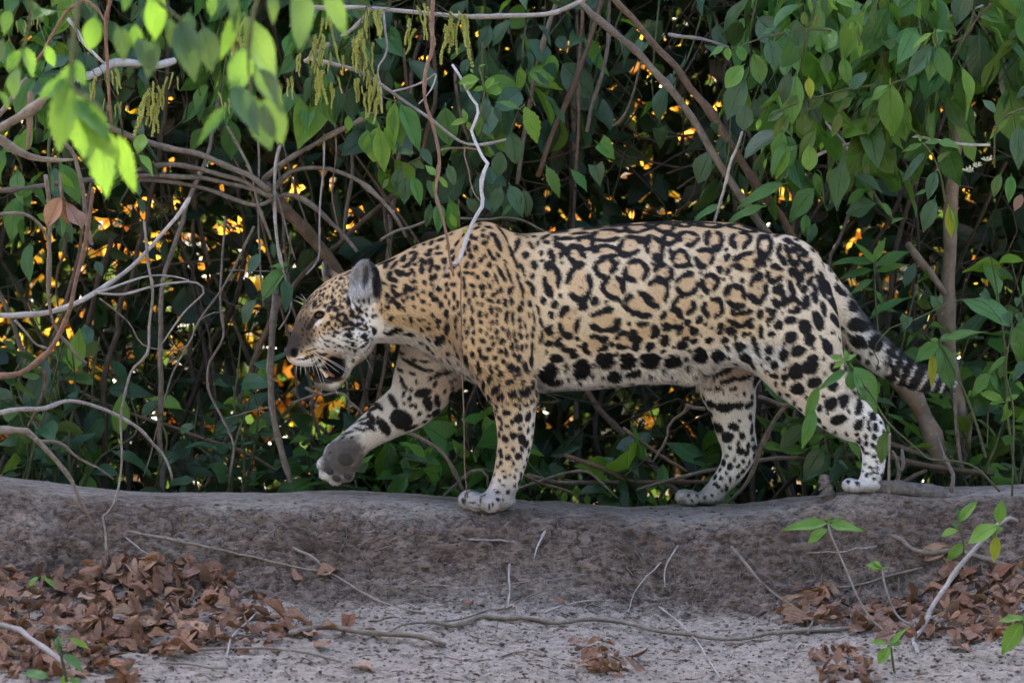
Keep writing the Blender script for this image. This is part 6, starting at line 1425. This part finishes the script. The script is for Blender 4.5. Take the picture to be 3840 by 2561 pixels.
for i in range(26):
    hang(U(1680, 2420), U(-140, -20), U(180, 480), U(.02, .65), ['round', 'ovate', 'ovate'], OLV, 22, (.065, .125), 'drooping twig with %s leaves inside the leafy crown', 'twigs of the leafy crown', lean=U(-160, 120))
for i in range(15):
    shrub(U(1860, 2420), U(.28, .9), U(260, 620), ['lance', 'ovate'], [M_MIDLEAF, M_DARKLEAF, M_MIDLEAF, M_OLIVE], 26, (.07, .12), '%s leaved shrub growing behind the jaguar tail', 'shrubs behind the tail')
for i in range(20):
    shrub(U(560, 1620), U(.38, .95), U(90, 300), ['ovate', 'ovate', 'heart', 'lance'], [M_DARKLEAF, M_DARKLEAF, M_MIDLEAF], 18, (.06, .11), '%s leaved shrub growing in the shade behind the jaguar legs', 'low shrubs behind the legs')
for i in range(14):
    shrub(U(-60, 600), U(.35, 1.0), U(120, 480), ['ovate', 'round'], [M_DARKLEAF, M_BLUELEAF, M_OLIVE, M_DARKLEAF], 16, (.06, .11), '%s leaved shrub in the shade under the looping branches', 'dark shrubs under the looping branches')
for i in range(5):
    hang(U(-30, 300), U(150, 330), U(420, 640), U(.2, .6), ['ovate'], [M_DARKLEAF, M_BLUELEAF, M_MIDLEAF], 12, (.06, .10), 'vine with %s leaves hanging over the pale looping branch', 'vines over the looping branch')
# bare stems crowding the shade
for i in range(70):
    _sid[0] += 1
    dep = U(.5, 1.7); xd = U(-150, 2500)
    k0 = (CAM_D + dep) / CAM_D / PXM
    x = (xd * 1.63333 - 1920) * k0; z = float(ground_z(x, dep, False)) - .03
    top = np.array([x + random.gauss(0, .35), dep + random.gauss(0, .2), U(.2, 1.5)])
    c0 = np.array([x, dep, z]); c = [c0, c0 * .66 + top * .34 + rv(.06), c0 * .33 + top * .67 + rv(.06), top]
    r = U(.003, .009)
    v, f, p = stem_mesh(c, r, r * .6, 6, .12, 3, 36, _sid[0], .012)
    mt = random.choice([M_BROWNB, M_GREYB, M_DARKB, M_DARKB])
    w = '%s %s %s' % ('thin' if r < .005 else 'stout' if r > .0072 else 'slender', 'leaning' if abs(top[0] - x) > .3 else 'upright', {'brown_bark': 'brown', 'grey_brown_bark': 'grey brown', 'dark_bark': 'dark'}[mt.name])
    where = ('before the jaguar face' if x < -.72 else 'behind the jaguar tail' if x > .85 else 'behind the jaguar body')
    o = thing('bare_sapling', w + ' bare sapling in the thicket shade ' + where, 'sapling', c0, 'bare saplings in the shade, ' + w + ', ' + where)
    link('stem', mesh_from('stem', v, tri(f)), mt, o)
# fine brushwood: a tangle nobody could count
R9 = np.random.default_rng(99)
parts = []
for i in range(1500):
    dep = R9.uniform(.7, 2.6); x = R9.uniform(-2.0, 2.0); z = R9.uniform(-.42, 1.15)
    if -.8 < x < .2 and z < .0 and R9.random() < .4: continue
    L = R9.uniform(.12, .5); a = R9.uniform(0, math.pi)
    d = np.array([math.cos(a), R9.normal(0, .4), math.sin(a)]); d /= np.linalg.norm(d)
    p0 = np.array([x, dep, z]); q = R9.normal(0, .05, (4, 3))
    t = np.linspace(-.5, .5, 4)[:, None]
    parts.append(tube(catmull(p0 + d * L * t + q, 9), np.linspace(1, .5, 9) * R9.uniform(.0012, .0034), 4, cap=False))
v, f = merge(parts)
link('brushwood', mesh_from('brushwood', v, tri(f)), M_DARKB, kind='stuff', label='fine tangle of dark dead twigs filling the shaded thicket', cat='brushwood')

# ---- leaf masses too many to count
def leaf_cloud(n, pos, L, cols, seed, tilt=.6):
    r = np.random.default_rng(seed)
    d = r.normal(0, 1, (n, 3)); d[:, 2] -= .5; d /= np.linalg.norm(d, axis=1)[:, None]
    u = r.normal(0, 1, (n, 3)); u[:, 2] += tilt; w = np.cross(d, u); w /= np.linalg.norm(w, axis=1)[:, None] + 1e-9
    nn = np.cross(w, d)
    l = r.uniform(*L, n)[:, None]
    wd = l * r.uniform(.2, .3, n)[:, None]
    V = np.stack([pos, pos + d * l * .35 + w * wd + nn * l * .06, pos + d * l * .75 + w * wd * .7 + nn * l * .02, pos + d * l - nn * l * .1, pos + d * l * .75 - w * wd * .7 + nn * l * .02, pos + d * l * .35 - w * wd + nn * l * .06], 1).reshape(-1, 3)
    k = np.arange(n)[:, None] * 6
    F = np.vstack([k + [0, 1, 2, 3], k + [0, 3, 4, 5]])
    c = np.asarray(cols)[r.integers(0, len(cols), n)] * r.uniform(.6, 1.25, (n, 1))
    return V, F, np.repeat(c, 6, 0)
def cloud_mat(name, trans, tint):
    m = NT(name); at = m.n('ShaderNodeAttribute'); at.attribute_name = 'Col'
    b = m.bsdf(at.outputs[0], .5, .35); t = m.n('ShaderNodeBsdfTranslucent')
    m.l(m.mix(.55, at.outputs[0], tint), t.inputs[0])
    ms = m.n('ShaderNodeMixShader'); ms.inputs[0].default_value = trans
    m.l(b.outputs[0], ms.inputs[1]); m.l(t.outputs[0], ms.inputs[2]); m.l(ms.outputs[0], m.out.inputs[0]); return m.m
M_CLOUD = cloud_mat('thicket_leaf', .2, (.10, .16, .02))
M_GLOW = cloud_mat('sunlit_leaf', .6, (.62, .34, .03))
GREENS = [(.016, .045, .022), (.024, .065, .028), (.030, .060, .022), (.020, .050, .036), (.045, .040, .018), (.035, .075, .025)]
def glow_mask(x, z):
    """how open the thicket is: patches left of the jaguar, under it, and over its loins"""
    px, py = 1175.5 + x * 930 * .88, 784 - z * 930 * .88
    def g(cx, cy, rx, ry): return np.exp(-((px - cx) / rx) ** 2 - ((py - cy) / ry) ** 2)
    o = g(330, 520, 260, 120) + .8 * g(120, 800, 200, 140) + .6 * g(700, 470, 120, 100) + .8 * g(1520, 430, 160, 100) + .5 * g(1450, 200, 220, 140) + .6 * g(830, 930, 260, 120) + .6 * g(1450, 930, 200, 70) + .4 * g(560, 900, 200, 200) + .5 * g(2050, 650, 180, 120) + .5 * g(60, 640, 120, 160)
    return np.clip(o, 0, 1)
r = np.random.default_rng(64)
N = 23000
pos = np.stack([r.uniform(-2.1, 2.1, N), r.uniform(1.2, 3.3, N), r.uniform(-.5, 1.25, N)], 1)
keep = r.random(N) > 1.0 * glow_mask(pos[:, 0], pos[:, 2]) * (.75 + .5 * vnoise(pos[:, 0] * 4, pos[:, 2] * 4, .5))
pos = pos[keep]
N2 = 54000
top_ = np.stack([r.uniform(-5.5, 5.0, N2), r.uniform(.75, 4.2, N2), r.uniform(1.0, 3.7, N2)], 1)  # leaves mostly above view, added to shade the jaguar from the sun
crown_ = np.stack([r.uniform(-6, 5, 20000), r.uniform(1.8, 5.0, 20000), r.uniform(3.6, 7.4, 20000)], 1)  # taller layer added to shade some of the foreground sprays
side_ = np.stack([r.choice([-1, 1], 7000) * r.uniform(2.1, 5., 7000), r.uniform(.8, 3.3, 7000), r.uniform(-.4, 1.1, 7000)], 1)
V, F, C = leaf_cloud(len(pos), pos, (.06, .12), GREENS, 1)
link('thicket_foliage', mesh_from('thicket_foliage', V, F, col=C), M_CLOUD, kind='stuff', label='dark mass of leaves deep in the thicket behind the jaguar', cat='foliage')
tp = np.vstack([top_, crown_, side_])
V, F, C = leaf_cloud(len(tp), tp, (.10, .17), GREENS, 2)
link('shading_canopy', mesh_from('shading_canopy', V, F, col=C), M_CLOUD, kind='stuff', label='leaf canopy added over the thicket to keep the bank in shade', cat='foliage')
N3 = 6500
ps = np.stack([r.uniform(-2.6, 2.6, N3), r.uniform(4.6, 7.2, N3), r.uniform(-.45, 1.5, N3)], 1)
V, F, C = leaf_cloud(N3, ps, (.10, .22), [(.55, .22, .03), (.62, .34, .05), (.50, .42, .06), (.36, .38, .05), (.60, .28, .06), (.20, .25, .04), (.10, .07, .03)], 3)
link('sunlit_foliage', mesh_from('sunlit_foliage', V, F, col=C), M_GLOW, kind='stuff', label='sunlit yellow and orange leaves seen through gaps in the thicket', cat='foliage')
# unseen leaf wall added behind the camera to block the low front sky
N5 = 15000
ps = np.stack([r.uniform(-70, 70, N5), r.uniform(-34, -25, N5), -2.2 + 24 * r.random(N5) ** 1.15], 1)
V, F, C = leaf_cloud(N5, ps, (1.0, 2.2), GREENS, 6)
link('sky_blocking_leaves', mesh_from('sky_blocking_leaves', V, F, col=C), M_CLOUD, kind='stuff', label='unseen wall of leaves added behind the camera to block low sky light', cat='sky_blocker')
# trees farther back close the view
N4 = 16000
ps = np.stack([r.uniform(-5, 5, N4), r.uniform(8, 10.5, N4), r.uniform(-.4, 2.4, N4)], 1)
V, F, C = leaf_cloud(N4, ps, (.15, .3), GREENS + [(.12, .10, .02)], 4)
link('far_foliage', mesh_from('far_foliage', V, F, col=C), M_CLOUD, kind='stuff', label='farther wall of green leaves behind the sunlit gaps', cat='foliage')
# ------------------------------------------------------------------ fallen leaves and rootlets on the bank
random.seed(23)
def inpoly(x, y, poly):
    c = False; j = len(poly) - 1
    for i in range(len(poly)):
        xi, yi = poly[i]; xj, yj = poly[j]
        if (yi > y) != (yj > y) and x < (xj - xi) * (y - yi) / (yj - yi) + xi: c = not c
        j = i
    return c
LITTER = [
 ('heap', [(-20,1300),(60,1312),(140,1330),(190,1318),(320,1278),(400,1290),(500,1300),(560,1350),(620,1390),(650,1430),(760,1448),(820,1445),(780,1462),(640,1475),(590,1495),(480,1490),(400,1520),(300,1498),(210,1475),(260,1520),(320,1568),(-20,1575)], 225, .042, .085, .016),
 ('far', [(1830,1362),(1900,1355),(2000,1385),(2080,1390),(2150,1345),(2200,1300),(2270,1330),(2351,1310),(2360,1470),(2230,1480),(2120,1478),(2000,1470),(1900,1440),(1790,1425)], 95, .042, .080, .008),
 ('patch', [(1310,1490),(1380,1478),(1450,1500),(1462,1545),(1400,1560),(1320,1530)], 13, .035, .055, .003),
 ('right', [(1890,1490),(1960,1490),(2010,1530),(2020,1568),(1890,1568),(1850,1520)], 13, .04, .06, .003)]
TXT = {'heap': ('the heap below the left end of the bank face', 'dry leaves heaped below the bank'), 'far': ('the litter around the leaning tan stem', 'dry leaves around the leaning tan stem'),
       'patch': ('the small patch under the sinuous root', 'dry leaves under the sinuous root'), 'right': ('the patch beside the low seedling', 'dry leaves beside the low seedling')}
TXT['heap'] = ('the big heap below the long straight stick', 'dry leaves heaped below the bank')
KIND = ['curled', 'arched', 'folded', 'rolled', 'bent', 'twisted', 'flat', 'trough-shaped']
for key, poly, n, L0, L1, depth in LITTER:
    xs_ = [q[0] for q in poly]; ys_ = [q[1] for q in poly]
    k = 0
    while k < n:
        x, y = random.uniform(min(xs_), max(xs_)), random.uniform(min(ys_), max(ys_))
        if not inpoly(x, y, poly): continue
        g, nn = ground_hit(x * 1.63333, y * 1.63333, detail=False)
        hgt = depth * random.random()
        i = random.randrange(8)
        d = rv(); d -= nn * float(d @ nn) * random.uniform(.4, 1.)
        up = nn + rv(.42) + np.array([0, -.15, .1])
        d = d / np.linalg.norm(d)
        L = random.uniform(L0, L1)
        pos = g + nn * (.006 + hgt) + np.array([0, 0, .004]) - d * L * .4
        o = leaf_obj('dry', M_DRY, pos, d, up, L, None, name='fallen_leaf', i=i)
        o['label'] = '%s dry brown leaf lying in %s' % (KIND[i], TXT[key][0]); o['category'] = 'leaf'; o['group'] = TXT[key][1] + ', ' + KIND[i]
        k += 1
# lone leaves
LONE = [(750,1320,.075,0,'curled tan leaf lying alone by the fork of the two sticks'), (680,1318,.06,4,'dark folded leaf caught under the long straight stick'), (1075,1395,.05,2,'small dark leaf on the silt above the sinuous root'), (1280,1385,.04,3,'reddish crumpled leaf at the foot of the bank below the belly'), (735,1485,.06,1,'brown arched leaf at the end of the stout weathered stick'), (830,1535,.075,6,'flat rusty leaf alone on the pale silt'), (2190,1320,.10,6,'broad upright reddish leaf leaning on the bank behind the tan stem'), (2150,1270,.09,6,'broad reddish leaf under the small green plant at the bank edge'), (2330,1345,.11,6,'tall tan leaf standing at the bank end'), (1990,1430,.075,0,'rusty curled leaf beside the sinuous root'), (1860,1385,.08,2,'brown folded leaf tilted against the undercut'), (1830,1425,.09,3,'large grey brown leaf cupped at the edge of the litter'), (2200,1490,.085,6,'flat pinkish brown leaf lying below the litter'), (480,1395,.095,6,'pale tan leaf lying on top of the leaf heap'), (450,1455,.12,1,'large pale arched leaf on the front of the leaf heap'), (140,1340,.08,6,'purplish grey leaf standing in the leaf heap')]
for x, y, L, i, lab in LONE:
    g, nn = ground_hit(x * 1.63333, y * 1.63333, detail=False)
    d = rv(); d -= nn * float(d @ nn) * .9; d[0] += .5; d /= np.linalg.norm(d)
    o = leaf_obj('dry', M_DRY, g + nn * .010 - d * L * .4, d, nn + rv(.25), L, None, name='fallen_leaf', i=i)
    o['label'] = lab; o['category'] = 'leaf'
# crushed older litter beneath, crumbs, rootlets
r = np.random.default_rng(8)
ps = []
for key, poly, n, *_ in LITTER:
    xs_ = [q[0] for q in poly]; ys_ = [q[1] for q in poly]; c = 0
    while c < n * 3:
        x, y = r.uniform(min(xs_), max(xs_)), r.uniform(min(ys_), max(ys_))
        if not inpoly(x, y, poly): continue
        g, nn = ground_hit(x * 1.63333, y * 1.63333, detail=False); ps.append(g + nn * r.uniform(.002, .012)); c += 1
ps = np.array(ps)
V, F, C = leaf_cloud(len(ps), ps, (.025, .06), [(.12, .065, .042), (.18, .10, .065), (.09, .05, .038), (.22, .14, .095)], 12)
M_CRUMB = plain('crushed_litter', (.15, .085, .058), .85, .15, 60, .4)
link('leaf_crumbs', mesh_from('leaf_crumbs', V, F, smooth=False), M_CRUMB, kind='stuff', label='broken bits of older leaves under the fallen ones', cat='litter')
parts = []
for i in range(260):
    x, y = r.uniform(100, 2330), r.uniform(1190, 1400)
    if i < 70: x, y = r.uniform(1150, 2250), r.uniform(1230, 1390)
    elif i < 150: x, y = r.uniform(1820, 2200), r.uniform(1270, 1385)
    L = r.uniform(14, 80); a = r.choice([r.normal(1.57, .5), r.normal(0, .6)])
    q = np.array([[x, y], [x + L * .4 * math.cos(a) + r.normal(0, 6), y + L * .4 * math.sin(a) + r.normal(0, 6)], [x + L * math.cos(a), y + L * math.sin(a)]])
    c = []
    for s in catmull(q, 6):
        g, nn = ground_hit(s[0] * 1.63333, s[1] * 1.63333, detail=True); c.append(g + nn * .0025 + np.array([0, -.002, 0]))
    parts.append(tube(np.array(c), np.linspace(1, .5, 6) * r.uniform(.0006, .0016), 4, cap=False))
v, f = merge(parts)
link('rootlets', mesh_from('rootlets', v, tri(f)), M_GREYB, kind='stuff', label='fine pale rootlets threaded over the bank face', cat='roots')

# crumbs of soil, bits of bark and stalk strewn on the silt
parts = []
oct_ = np.array([(1,0,0),(-1,0,0),(0,1,0),(0,-1,0),(0,0,1),(0,0,-1)], float)
of = np.array([(0,2,4,4),(2,1,4,4),(1,3,4,4),(3,0,4,4),(2,0,5,5),(1,2,5,5),(3,1,5,5),(0,3,5,5)])
def quick_hit(n, x0, x1, y0, y1):
    """random points on the near side of the bank, spread evenly over what the camera sees of it"""
    px = r.uniform(x0, x1, n) * 1.63333; py = r.uniform(y0, y1, n) * 1.63333
    yy = np.linspace(-1.7, .3, 260)
    k = (CAM_D + yy) / CAM_D / PXM
    X = (px[:, None] - 1920) * k; Z = (1280.5 - py[:, None]) * k
    G = ground_z(X, np.broadcast_to(yy, X.shape))
    i = np.argmax(Z <= G, 1); a = np.arange(n)
    return np.stack([X[a, i], yy[i], G[a, i]], 1)
h = quick_hit(2600, 0, 2351, 1380, 1568)
h = np.vstack([h, quick_hit(900, 0, 2351, 1150, 1400)])
for q in h:
    s = r.uniform(.0010, .0042) * (1 if r.random() < .9 else 1.8)
    o_ = oct_ * r.uniform(.5, 1.3, (6, 1)) * s * np.array([1.5, 1, .7])
    parts.append((o_ + q + np.array([0, 0, s * .3]), of))
v, f = merge(parts)
link('soil_crumbs', mesh_from('soil_crumbs', v, tri(f), smooth=False), plain('soil_crumb', (.12, .09, .075), .95, .1, 35, .6), kind='stuff', label='loose crumbs of dark soil strewn over the pale silt', cat='soil')
parts = []
for q in quick_hit(330, 0, 2351, 1370, 1568):
    L = r.uniform(.012, .05); a = r.normal(.25, .5)
    d = np.array([math.cos(a), -.55 * math.sin(a), -.1 * math.sin(a)]) * L
    pp = np.stack([q - d / 2, q + r.normal(0, .002, 3), q + d / 2]); pp[:, 2] = ground_z(pp[:, 0], pp[:, 1]) + .0015
    parts.append(tube(catmull(pp, 5), np.linspace(1, .6, 5) * r.uniform(.0006, .0018), 4, cap=False))
v, f = merge(parts)
link('stalk_bits', mesh_from('stalk_bits', v, tri(f)), M_BROWNB, kind='stuff', label='scattered bits of stalk and bark on the silt', cat='debris')
